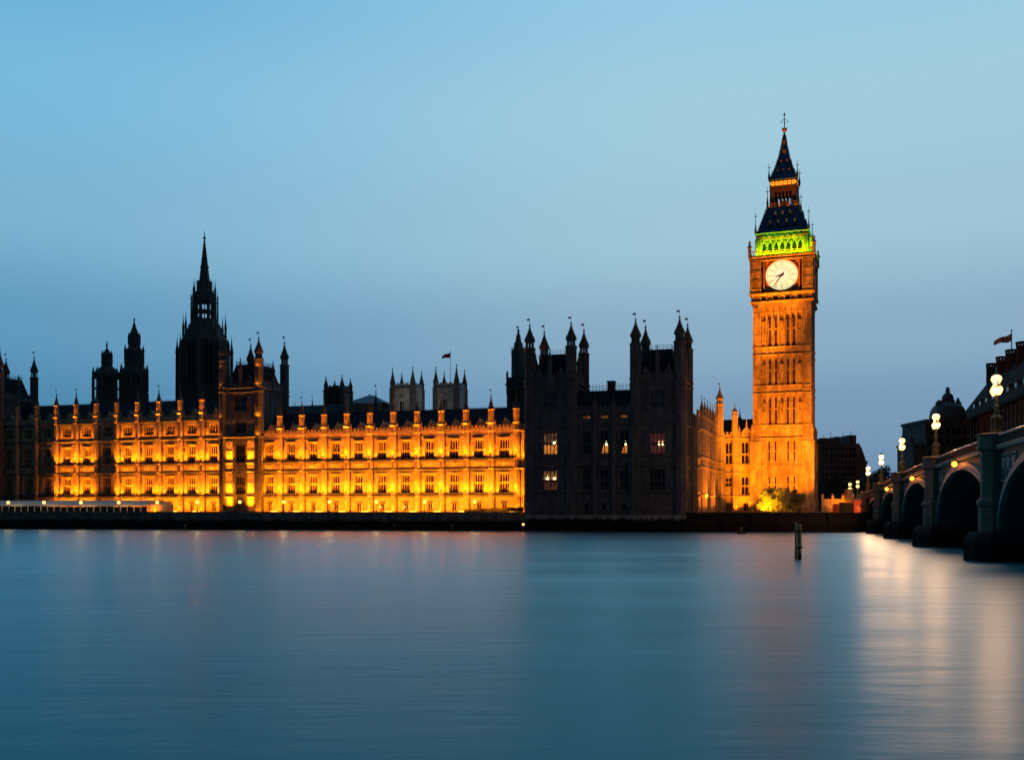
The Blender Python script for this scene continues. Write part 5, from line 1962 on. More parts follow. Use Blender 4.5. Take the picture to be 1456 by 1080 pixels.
vent_tower('shorter black lantern tower with a ring of open columns, left of a taller one', 152, 30,
           [(22, 640), (21.5, 572), (21, 571), (14, 570), (13.5, 540), (20, 537), (20, 532), (15, 527), (9, 522), (6.8, 519), (6.8, 504), (4, 500), (2.5, 497), (1, 495), (1.4, 491), (0.5, 485)],
           [(19.5, 572, 534)], [(19.5, 533, 523), (14, 529, 522), (6.4, 505, 498)])
vent_tower('taller black lantern tower between the short lantern tower and the great spire', 190.8, 34,
           [(20, 640), (19.5, 571), (19, 558), (16.5, 556), (16.5, 536), (19, 533), (19, 528), (15, 523), (13, 518), (13, 502), (13.5, 499), (9, 495), (7.8, 490), (7.8, 479), (6, 474), (3.2, 466), (1.4, 460), (0.7, 457), (1.3, 455), (0.5, 451.5)],
           [(18.6, 557, 530)], [(18.6, 530, 517), (13, 501, 491), (7.6, 480, 473)])

# slim turret tower just left of the pavilion
ty = 24.0
txx = fx(733, ty)
tt = pthing('stair_tower', 'slim dark tower with a tapering cap just behind the pavilion and the wing roof', 'tower', txx, ty)
k3 = fY(733, ty) / F
z3 = lambda y_: fz(733, y_, ty)
b3 = MB().box(txx - 13.2 * k3, txx + 13.2 * k3, ty, ty + 5, -0.05, z3(538))
b3.box(txx - 15 * k3, txx + 15 * k3, ty - 0.5, ty + 5.5, z3(547), z3(545))
b3.box(txx - 13.8 * k3, txx + 13.8 * k3, ty - 0.2, ty + 5.2, z3(538), z3(536))
for q in (-1, 1):
    b3.lathe(txx + q * 12.4 * k3, ty, [(1.6 * k3, z3(560)), (1.6 * k3, z3(531)), (0.2, z3(527))], 6)
b3.build('wall', M['stone_dark'], tt)
MB().box(txx - 6 * k3, txx + 6 * k3, ty - 0.03, ty + 0.2, z3(572), z3(552)).build('louvre_window', M['recess'], tt)
c3 = MB()
c3.lathe(txx, ty + 2.5, [(10.2 * k3, z3(537)), (10 * k3, z3(503)), (10.6 * k3, z3(501.5)), (6.6 * k3, z3(499)), (6.2 * k3, z3(489)), (6.8 * k3, z3(487)), (4.5 * k3, z3(484)), (3.2 * k3, z3(477)), (3.4 * k3, z3(475.5)), (1.6 * k3, z3(472)), (0.3, z3(466))], 8)
for kk in range(8):
    a = pi / 8 + kk * pi / 4
    c3.lathe(txx + cos(a) * 9.0 * k3, ty + 2.5 + sin(a) * 9.0 * k3, [(0.3, z3(503)), (0.25, z3(497)), (0.04, z3(490))], 5)
c3.bar((txx, ty + 2.5, z3(467)), (txx, ty + 2.5, z3(459.5)), 0.06, 0.05, 4)
c3.box(txx - 0.6, txx, ty + 2.48, ty + 2.52, z3(464), z3(461.5))
c3.build('lantern', M['stone_spire'], tt)


# distant abbey towers, church tower, roof
def dpt(px, Y):
    return (px - CX) / F * Y


def dz(py, Y):
    return H + (HY - py) / F * Y


def abbey_tower(name, label, cat, pxl, pxr, Y, mat, parapet, pins, belfry=None, base=640, depth=0.9, capm=None):
    """square tower in world axes turned by the palace angle; pins: tip rows for FL, BL, FR, BR"""
    w = (pxr - pxl) / F * Y
    xc = dpt((pxl + pxr) / 2, Y)
    s = w * 0.80
    root = empty(name, (xc, Y, ZB), -TH)
    tag(root, label, cat)
    h = dz(parapet, Y) - ZB
    mpp = Y / F
    b = MB().box(-s / 2, s / 2, -s / 2, s / 2, -1, h - 6 * mpp)
    b.box(-s / 2 - 0.5, s / 2 + 0.5, -s / 2 - 0.5, s / 2 + 0.5, h - 6 * mpp, h - 5 * mpp)
    b.box(-s / 2 + 0.05, s / 2 - 0.05, -s / 2 + 0.05, s / 2 - 0.05, h - 5 * mpp, h)
    nb_ = 5
    for i in range(nb_):
        c = -s / 2 + s * (i + 0.5) / nb_
        b.box(c - s / nb_ * 0.28, c + s / nb_ * 0.28, -s / 2 - 0.1, -s / 2 + 0.6, h, h + 1.6 * mpp)
        b.box(s / 2 - 0.6, s / 2 + 0.1, c - s / nb_ * 0.28, c + s / nb_ * 0.28, h, h + 1.6 * mpp)
    for q in (-0.30, -0.12, 0.12, 0.30):
        b.box(q * s - 0.25, q * s + 0.25, -s / 2 - 0.3, -s / 2 + 0.02, -1, h - 7 * mpp)
    b.build('wall', mat, root)
    for (sx_, sy_), tip in zip(((-1, -1), (-1, 1), (1, -1), (1, 1)), pins):
        p = MB()
        zt2 = dz(tip, Y) - ZB
        r_ = s * 0.105
        p.lathe(sx_ * s * 0.44, sy_ * s * 0.44, [(r_ * 1.25, -1), (r_ * 1.25, h - 6 * mpp), (r_, h - 5 * mpp), (r_, h + 1.5 * mpp)], 8)
        crocket_spire(p, sx_ * s * 0.44, sy_ * s * 0.44, h + 1.5 * mpp, zt2, r_ * 1.05, steps=6, vane=False, fin=0.12)
        p.build('pinnacle', capm or mat, root)
    if belfry:
        g = MB()
        for c in belfry[2]:
            hw_ = belfry[3] * s
            z0, z1 = dz(belfry[0], Y) - ZB, dz(belfry[1], Y) - ZB
            g.prism_y([(c * s - hw_, z0), (c * s + hw_, z0), (c * s + hw_, z1 - hw_ * 1.6), (c * s, z1), (c * s - hw_, z1 - hw_ * 1.6)], -s / 2 - 0.06, -s / 2 + 0.1)
        g.build('louvre_window', M['recess'], root)
        hd = MB()
        if len(belfry) > 4:                                # hood mould round the window group
            hw_ = belfry[4] * s
            z0, z1 = dz(belfry[0], Y) - ZB, dz(belfry[1], Y) - ZB
            for q in (-1, 1):
                hd.bar((q * hw_, -s / 2 - 0.2, z0), (q * hw_, -s / 2 - 0.2, z1 - hw_), 0.4, 0.4, 5)
                hd.bar((q * hw_, -s / 2 - 0.2, z1 - hw_), (0, -s / 2 - 0.2, z1 + hw_ * 0.9), 0.4, 0.4, 5)
            hd.build('hood_mould', mat, root)
    return root


ab1 = abbey_tower('abbey_tower', 'pale stone abbey tower without a flag beyond the wing roof', 'abbey tower', 557, 601, 390, M['stone_pale'], 548, (523, 527, 522, 525),
                  (586, 570, (-0.06, 0.08), 0.055, 0.17), capm=M['stone_spire'])
ab2 = abbey_tower('abbey_tower', 'pale stone abbey tower flying a red flag beyond the wing roof', 'abbey tower', 618, 662.5, 385, M['stone_pale'], 547, (521, 525, 518.5, 523),
                  (586, 567, (-0.06, 0.08), 0.055, 0.17), capm=M['stone_spire'])
ch1 = abbey_tower('church_tower', 'dark church tower with thin corner pinnacles beside the blue pyramid roof', 'church tower', 463, 499, 340, M['stone_spire'], 551, (535, 538, 534, 536.5),
                  (580, 562, (-0.2, 0.2), 0.12))
# a little floodlight on the abbey towers
spot(None, (dpt(575, 360), 350, 8), (dpt(577, 390), 386, 38), 13000, 50, 0.8, (1.0, 0.86, 0.76))
spot(None, (dpt(640, 352), 342, 8), (dpt(638, 385), 381, 38), 13000, 50, 0.8, (1.0, 0.86, 0.76))


def flag(name, label, px, Y, ytop, ybot, fl, cat='flag', union=False, r=0.10):
    x = dpt(px, Y)
    root = empty(name, (x, Y, dz(ybot, Y)))
    tag(root, label, cat)
    h = dz(ytop, Y) - dz(ybot, Y)
    p = MB().bar((0, 0, 0), (0, 0, h), r, r * 0.7, 6)
    p.ball((0, 0, h), r * 1.6, 6, 4)
    p.build('pole', M['iron'], root)
    # waving cloth: a grid leaning down and to the left
    k = Y / F
    L, Hh = fl[0] * k, fl[1] * k
    drop = fl[2] * k
    nx, nz = 14, 8
    front, fs_by = [], {'flag_red': [], 'flag_white': [], 'flag_blue': []}
    for i in range(nx + 1):
        for j in range(nz + 1):
            u, v = i / nx, j / nz
            sag = drop * u + 0.10 * Hh * sin(u * 7)
            front.append((-u * L, 0.35 * sin(u * 8 + v) * L * 0.12, h - fl[3] * k - sag - v * Hh * (1 - 0.45 * u)))
    for i in range(nx):
        for j in range(nz):
            a, b_ = (i + 0.5) / nx, (j + 0.5) / nz
            key = 'flag_red'
            if union:
                cx_, cz_ = abs(a - 0.5), abs(b_ - 0.5)
                if cx_ < 0.07 or cz_ < 0.12:
                    key = 'flag_red'
                elif cx_ < 0.15 or cz_ < 0.22:
                    key = 'flag_white'
                elif abs(cx_ - cz_) < 0.11:
                    key = 'flag_white' if (i + j) % 2 else 'flag_red'
                else:
                    key = 'flag_blue'
            fs_by[key].append((i * (nz + 1) + j, (i + 1) * (nz + 1) + j, (i + 1) * (nz + 1) + j + 1, i * (nz + 1) + j + 1))
    me = bpy.data.meshes.new('cloth')
    keys = [q for q in fs_by if fs_by[q]]
    allf = [f for q in keys for f in fs_by[q]]
    me.from_pydata(front, [], allf)
    for q in keys:
        me.materials.append(M[q])
    idx = [ki for ki, q in enumerate(keys) for f in fs_by[q]]
    me.polygons.foreach_set('material_index', idx)
    me.polygons.foreach_set('use_smooth', [True] * len(idx))
    c = bpy.data.objects.new('cloth', me)
    C.objects.link(c)
    c.parent = root
    s_ = c.modifiers.new('thickness', 'SOLIDIFY')
    s_.thickness = 0.03
    return root


flag('flagpole', 'flagpole with a small red flag on the right abbey tower', 640.5, 384, 498.5, 548, (12, 7, 5.5, 2), 'flagpole')

pyr = empty('pyramid_roofed_hall', (dpt(528, 420), 420, ZB), -TH * 0.5)
tag(pyr, 'low hall with a blue glass pyramid roof between the church tower and the abbey', 'hall')
kk_ = 420 / F
pm = MB().taper((-31 * kk_, 31 * kk_, -9, 9), dz(576, 420) - ZB, (-1, 1, -0.4, 0.4), dz(562, 420) - ZB)
pm.build('glass_roof', M['glazed_roof'], pyr)
pm = MB().box(-32 * kk_, 32 * kk_, -9.6, 9.6, dz(579, 420) - ZB, dz(576, 420) - ZB)
pm.box(-26 * kk_, 26 * kk_, -8, 8, -1, dz(579, 420) - ZB - 0.002)
pm.build('wall', M['concrete'], pyr)


def small_spire(label, px, Y, tip, base, hw_):
    x = dpt(px, Y)
    k = Y / F
    root = empty('spire', (x, Y, ZB))
    tag(root, label, 'spire')
    mb = MB().lathe(0, 0, [(hw_ * 1.3 * k, -1), (hw_ * 1.2 * k, dz(base, Y) - ZB), (hw_ * 0.9 * k, dz(base - 3, Y) - ZB)], 8)
    mb.build('shaft', M['stone_spire'], root)
    m2 = MB()
    crocket_spire(m2, 0, 0, dz(base - 3, Y) - ZB, dz(tip, Y) - ZB, hw_ * k * 0.9, steps=6, vane=True, fin=0.18)
    m2.build('spirelet', M['stone_spire'], root)


small_spire('dark crocketed spire in front of the blue pyramid roof', 534.5, 300, 553, 581, 4.2)
small_spire('small dark spire above the wing roof beside the turreted tower', 444, 300, 566, 585, 2.2)
small_spire('tiniest dark spire above the wing roof, nearest the turreted palace tower', 419.5, 300, 573, 586, 1.4)

# dark low roof behind the wing's left end (between the square tower and the church)
hall = empty('hall_roof', (dpt(420, 290), 292, ZB), -TH)
tag(hall, 'long dark hall with a green copper roof behind the left end of the wing', 'hall')
MB().prism_x([(-7, dz(592, 290) - ZB), (0, dz(576, 290) - ZB), (7, dz(592, 290) - ZB)], -14, 16).build('roof', M['slate'], hall)
MB().box(-13.5, 15.5, -6, 6, -0.5, dz(592, 290) - ZB).build('wall', M['stone_spire'], hall)

# ------------------------------------------------------------------ Westminster side beyond the bridge
def block(name, label, cat, pxl, pxr, Y, parts, mat, roofm=None, rz=0.0, depth=18):
    xc = dpt((pxl + pxr) / 2, Y)
    root = empty(name, (xc, Y, ZB), rz)
    return tag(root, label, cat)


Yg = 330.0
gbld = block('office_building', 'dark stepped office building between the clock tower and the bridge lamps', 'office building', 1166, 1223, Yg, None, None)
gx = lambda px, Y=Yg: dpt(px, Y) - gbld.location.x
gz = lambda py, Y=Yg: dz(py, Y) - ZB
b = MB()
b.box(gx(1160), gx(1190), 0, 24, -0.5, gz(624))
b.box(gx(1190.02), gx(1223), 0.3, 24, -0.5, gz(630))
b.box(gx(1190.5), gx(1197), 2, 10, gz(630), gz(620))
b.box(gx(1208), gx(1219), 1, 10, gz(630), gz(618))
b.prism_y([(gx(1219), gz(655)), (gx(1232), gz(655)), (gx(1231), gz(650)), (gx(1226), gz(636)), (gx(1222), gz(630)), (gx(1219), gz(630))], 0.6, 20)
b.box(gx(1219.02), gx(1234), 0.1, 20.5, gz(659), gz(655.02))
b.box(gx(1223.02), gx(1233), 0.5, 20, -0.5, gz(659.02))
b.build('wall', M['concrete'], gbld)
for i in range(9):
    for j in range(8):
        wb = MB()
        x = 1169 + i * 5.6
        wb.box(gx(x), gx(x + 2.6), -0.03 if x < 1189 else 0.27, 0.31, gz(641 + j * 9), gz(636 + j * 9))
        wb.build('window', M['glass'], gbld)
r2 = MB()
for px_, pt in ((1178, 616), (1188, 612), (1206, 612), (1217, 610)):
    r2.bar((gx(px_), 5, gz(624)), (gx(px_), 5, gz(pt)), 0.12, 0.06, 5)
r2.box(gx(1171), gx(1186), 3, 8, gz(624) + 0.002, gz(621.5))
r2.build('roof_plant', M['concrete'], gbld)

# domed building
Yd = 335.0
dome = block('domed_building', 'ornate stone building with a lead dome and cupola behind the bridge lamps', 'domed building', 1316, 1376, Yd, None, None)
dx = lambda px: dpt(px, Yd) - dome.location.x
b = MB()
b.box(dx(1316), dx(1378), 0, 20, -0.5, gz(600, Yd))
b.box(dx(1314.5), dx(1379), -0.6, 20.6, gz(600, Yd), gz(596, Yd))
b.box(dx(1302), dx(1316.02), 2, 16, -0.5, gz(632, Yd))
b.box(dx(1301), dx(1316.5), 1.6, 16.4, gz(632, Yd), gz(629.5, Yd))
for i in range(8):
    x = 1318 + i * 8.2
    b.box(dx(x), dx(x + 1.6), -0.35, 0.02, gz(650, Yd), gz(602, Yd))
b.lathe(dx(1306), 6, [(dx(1310) - dx(1306), gz(630, Yd)), (dx(1310) - dx(1306), gz(624, Yd)), (dx(1309) - dx(1306), gz(622, Yd)), (0.2, gz(619, Yd))], 10)
b.build('wall', M['concrete'], dome)
g = MB()
for i in range(7):
    x = 1320.3 + i * 8.2
    for yy in (608, 624, 640):
        g.box(dx(x), dx(x + 5), -0.06, 0.05, gz(yy + 9, Yd), gz(yy, Yd))
g.build('window', M['glass'], dome)
d2 = MB()
cxd = dpt(1347.5, Yd + 10) - dome.location.x
Rr = (dx(1373) - dx(1323)) / 2
d2.lathe(cxd, 10, [(Rr * 1.0, gz(597, Yd)), (Rr * 1.0, gz(590, Yd)), (Rr * 1.03, gz(589, Yd)), (Rr * 1.0, gz(587, Yd)), (Rr * 0.95, gz(580, Yd)), (Rr * 0.84, gz(574.5, Yd)), (Rr * 0.66, gz(570.5, Yd)), (Rr * 0.5, gz(569, Yd))], 24)
dob = d2.build('dome', M['dome'], dome, smooth=False)
c2 = MB()
rc = dx(1354.5) - dx(1346)
for i in range(10):
    a = 2 * pi * i / 10
    c2.bar((cxd + cos(a) * rc, 10 + sin(a) * rc, gz(576, Yd)), (cxd + cos(a) * rc, 10 + sin(a) * rc, gz(566, Yd)), 0.38, 0.34, 6)
c2.lathe(cxd, 10, [(rc * 1.15, gz(566.5, Yd)), (rc * 1.2, gz(564.5, Yd)), (rc * 0.97, gz(563.5, Yd)), (rc * 0.95, gz(560, Yd)), (rc * 0.78, gz(556.5, Yd)), (rc * 0.4, gz(553.5, Yd)), (0.5, gz(552.5, Yd)), (0.9, gz(551, Yd)), (0.5, gz(549, Yd)), (0.8, gz(548, Yd)), (0.1, gz(544.5, Yd))], 16)
for q, yt in ((-1.75, 564), (1.55, 561)):
    c2.lathe(cxd + rc * q, 9, [(1.0, gz(580, Yd)), (1.0, gz(571, Yd)), (1.3, gz(570, Yd)), (0.8, gz(567, Yd)), (0.2, gz(yt, Yd))], 10)
c2.build('cupola', M['dome'], dob)

flag('flagpole', 'tall flagpole flying a red, white and blue flag above the drum chimneys', 1438.4, 282, 469.5, 500, (25, 11, 11, 4), 'flagpole', True, 0.16)

# ------------------------------------------------------------------ trees
def tree(name, label, base, height, crown, mat, nleaf, leaf=0.22, seed=1, clumps=26, flat=0.8):
    """tapered trunk and limbs with leaf-sized faces in uneven clumps"""
    rnd = random.Random(seed)
    root = empty(name, base)
    tag(root, label, 'tree')
    tb = MB()
    th = height * 0.30
    tb.bar((0, 0, -0.3), (0.1, 0, th), height * 0.035, height * 0.022, 8)
    cl = []
    for i in range(clumps):
        while True:
            p = Vector((rnd.uniform(-1, 1), rnd.uniform(-1, 1), rnd.uniform(-1, 1)))
            if 0.25 < p.length < 1:
                break
        c = Vector((p.x * crown, p.y * crown * flat, height * 0.52 + p.z * height * 0.42))
        cl.append((c, rnd.uniform(0.16, 0.34) * crown))
        s = Vector((0.1, 0, th * rnd.uniform(0.6, 1.0)))
        m_ = s.lerp(c, 0.5) + Vector((0, 0, height * 0.05))
        tb.bar(s, m_, height * 0.012, height * 0.008, 5)
        tb.bar(m_, c, height * 0.008, height * 0.003, 5)
    tb.build('trunk', M['bark'], root)
    vs, fs = [], []
    for i in range(nleaf):
        c, r = cl[rnd.randrange(clumps)]
        d = Vector((rnd.gauss(0, 1), rnd.gauss(0, 1), rnd.gauss(0, 1))).normalized() * r * (rnd.random() ** 0.45)
        p = c + d
        a = Vector((rnd.gauss(0, 1), rnd.gauss(0, 1), rnd.gauss(0, 1))).normalized()
        b_ = a.orthogonal().normalized()
        s = leaf * rnd.uniform(0.6, 1.3)
        o_ = len(vs)
        vs += [tuple(p - a * s), tuple(p + b_ * s * 0.5), tuple(p + a * s), tuple(p - b_ * s * 0.5)]
        fs.append((o_, o_ + 1, o_ + 2, o_ + 3))
    me = bpy.data.meshes.new('crown')
    me.from_pydata(vs, [], fs)
    me.materials.append(mat)
    c_ = bpy.data.objects.new('crown', me)
    C.objects.link(c_)
    c_.parent = root
    return root


TYA = 230.0
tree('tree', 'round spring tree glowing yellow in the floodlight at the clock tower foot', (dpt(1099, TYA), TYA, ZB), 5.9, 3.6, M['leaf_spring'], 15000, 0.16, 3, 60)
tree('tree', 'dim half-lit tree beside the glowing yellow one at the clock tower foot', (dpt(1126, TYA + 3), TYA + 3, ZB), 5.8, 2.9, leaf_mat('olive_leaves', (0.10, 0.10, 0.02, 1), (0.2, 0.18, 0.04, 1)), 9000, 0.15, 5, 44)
pt_ = Vector((dpt(1099, TYA) - 1.5, TYA - 3.5, ZB + 0.4))
spot(None, (dpt(1099, TYA) - 3.6, 224.6, ZB + 0.7), (dpt(1095, TYA), TYA, ZB + 2.9), 30000, 70, 0.6, (1.0, 0.46, 0.01), 0.3)
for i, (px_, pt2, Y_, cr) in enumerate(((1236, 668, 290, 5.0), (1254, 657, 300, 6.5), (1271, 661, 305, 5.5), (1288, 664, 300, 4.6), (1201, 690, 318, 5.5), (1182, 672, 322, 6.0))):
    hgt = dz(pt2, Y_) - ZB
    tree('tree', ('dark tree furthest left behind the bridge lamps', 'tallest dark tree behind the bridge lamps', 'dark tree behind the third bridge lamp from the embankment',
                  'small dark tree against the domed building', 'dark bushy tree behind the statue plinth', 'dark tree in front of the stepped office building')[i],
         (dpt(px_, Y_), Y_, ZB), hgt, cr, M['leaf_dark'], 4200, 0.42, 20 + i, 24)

# hedge at the right end of the terrace
hb_r = random.Random(3)
hx0, hx1 = fx(661, -5), fx(744, -5)
vs, fs = [], []
for i in range(7000):
    x = hb_r.uniform(hx0, hx1)
    t = (x - hx0) / (hx1 - hx0)
    p = Vector((x, -5 + hb_r.uniform(-0.7, 0.7), hb_r.random() ** 0.6 * (1.0 + 0.08 * sin(x * 1.7)) * (0.75 + 0.5 * t)))
    a = Vector((hb_r.gauss(0, 1), hb_r.gauss(0, 1), hb_r.gauss(0, 1))).normalized()
    b_ = a.orthogonal().normalized()
    s = 0.11 * hb_r.uniform(0.7, 1.4)
    o_ = len(vs)
    w = [p - a * s, p + b_ * s * 0.6, p + a * s, p - b_ * s * 0.6]
    vs += [tuple(q - Vector(((hx0 + hx1) / 2, -5, 0))) for q in w]
    fs.append((o_, o_ + 1, o_ + 2, o_ + 3))
me = bpy.data.meshes.new('hedge')
me.from_pydata(vs, [], fs)
me.materials.append(M['leaf_dark'])
hedge = bpy.data.objects.new('hedge', me)
C.objects.link(hedge)
hedge.location = wpt((hx0 + hx1) / 2, -5, 0)
hedge.rotation_euler = (0, 0, -TH)
tag(hedge, 'low dark clipped hedge at the terrace end beside the pavilion', 'hedge')

# ------------------------------------------------------------------ terrace lamps, marquee
def terrace_lamp():
    root = empty('terrace_lamp', (0, 0, 0))
    p = MB()
    p.lathe(0, 0, [(0.22, 0), (0.22, 0.25), (0.12, 0.35), (0.07, 0.5), (0.06, 1.9), (0.13, 2.0), (0.16, 2.1)], 8)
    p.build('post', M['iron'], root)
    g = MB().ball((0, 0, 2.48), 0.40, 14, 10)
    g.build('globe', M['lamp_far'], root, smooth=True)
    c = MB().lathe(0, 0, [(0.16, 2.86), (0.05, 2.98), (0.02, 3.2)], 8)
    c.build('cap', M['iron'], root)
    return root


names_l = ['at the far left end of the marquee', 'over the left part of the marquee', 'over the middle of the marquee', 'over the right part of the marquee', 'just past the rounded end of the marquee',
           'before the bays left of the turreted tower', 'before the foot of the turreted tower', 'first to the right of the turreted tower', 'second to the right of the turreted tower',
           'third to the right of the turreted tower', 'fourth to the right of the turreted tower', 'above the clipped hedge near the pavilion']
tl = terrace_lamp()
for i, px_ in enumerate((11.7, 62.5, 115, 168.8, 223.5, 280.5, 341, 403.8, 468.5, 535, 604, 675)):
    o = tl if i == 0 else copy_tree(tl)
    # intersection of the view column with the river wall line
    u = (px_ - CX) / F
    Yw = (235.5 + 0.150 * 3.1) / (1 + 0.150 * u) + 0.75
    o.location = (u * Yw, Yw, ZB + 0.05 - (0.0 if i > 4 else 0.1))
    tag(o, 'lit globe lamp on the river wall ' + names_l[i], 'lamp', 'globe lamps along the terrace wall')
    point((u * Yw, Yw, ZB + 2.5), 160, (1.0, 0.62, 0.25), 0.2)
# two little wall lamps near doorways
for px_, py_ in ((541, 719), (575, 719.5)):
    root = empty('door_lamp', wpt(fx(px_, -1.0), -1.0, 0))
    tag(root, 'small bright lamp by a ground floor door, %s of a pair' % ('left one' if px_ < 560 else 'right one'), 'lamp', 'door lamps on the terrace')
    MB().lathe(0, 0, [(0.1, 0), (0.05, 0.2), (0.05, 1.1)], 6).build('post', M['iron'], root)
    MB().ball((0, 0, 1.3), 0.24, 10, 8).build('globe', M['lamp_far'], root)

Y_m = lambda px_: (235.5 + 0.150 * 3.1) / (1 + 0.150 * (px_ - CX) / F) + 4.0
mq = empty('marquee', (dpt(110, Y_m(110)), Y_m(110), ZB), -math.atan(0.150))
tag(mq, 'long white canvas marquee on the terrace with a rounded end at right', 'marquee')
mx0, mx1 = -150.0 - mq.location.x, (dpt(210, Y_m(210)) - mq.location.x) / cos(math.atan(0.15))
mh0, mh1 = 1.55, 3.0
mb = MB()
nseg = 16
for i in range(nseg):
    a, b_ = mx0 + (mx1 - mx0) * i / nseg, mx0 + (mx1 - mx0) * (i + 1) / nseg
    mb.prism_x([(-0.25, mh0 - 0.02), (-0.3, mh0 + 0.22), (2.2, mh1 - 0.3), (3.4, mh1 - 0.02), (4.6, mh1 - 0.3), (7.1, mh0 + 0.22), (7.0, mh0)], a + 0.02, b_ - 0.02)
mb.build('canopy', M['canvas'], mq)
mb = MB()
for i in range(nseg * 2 + 1):
    a = mx0 + (mx1 - mx0) * i / (nseg * 2)
    mb.box(a - 0.08 if i % 2 else a - 0.12, a + 0.08 if i % 2 else a + 0.12, -0.15, 0.0, 0, mh0)
mb.build('post', M['white_frame'], mq)
mb = MB().box(mx0, mx1, 0.02, 0.06, 0.0, mh0 - 0.15)
mb.build('glazed_side', M['glass'], mq)
mb = MB()
Rm = 3.55
prof = [(Rm, 0), (Rm, mh0 + 0.1)] + [(Rm * cos(t * pi / 2 / 5), mh0 + 0.1 + 1.3 * sin(t * pi / 2 / 5)) for t in range(1, 5)] + [(0.2, mh0 + 1.42)]
mb.lathe(mx1 + 1.2, 3.4, prof, 20)
mb.build('rounded_end', plain('orange_lit_canvas', (0.62, 0.42, 0.25, 1), 0.8, 0, 0.1), mq)  # canvas tinted orange: the floodlight's colour put into the cloth
spot(None, mq.matrix_basis @ Vector((mx1 + 2.6, -1.6, 0.25)), mq.matrix_basis @ Vector((mx1 + 1.2, 0.5, 1.8)), 900, 120, 0.8, SODIUM, 0.2)

# ------------------------------------------------------------------ bridge
TB = radians(14.5)
cbt, sbt = cos(TB), sin(TB)
AX, AY = 85.3, 242.0
bridge = empty('bridge', (AX, AY, 0), -(pi / 2 + TB))
tag(bridge, 'long arched iron and granite road bridge running from the right edge to the far bank', 'bridge')
zcap = lambda s: 13.1 - 1.43e-4 * (165 - s) ** 2
piers_s = [0.0, 30.5, 65.4, 103.6, 143.0, 182.5, 221.0]


def bw(s, y, z):
    """bridge frame -> world"""
    return Vector((AX - s * sbt + y * cbt, AY - s * cbt - y * sbt, z))


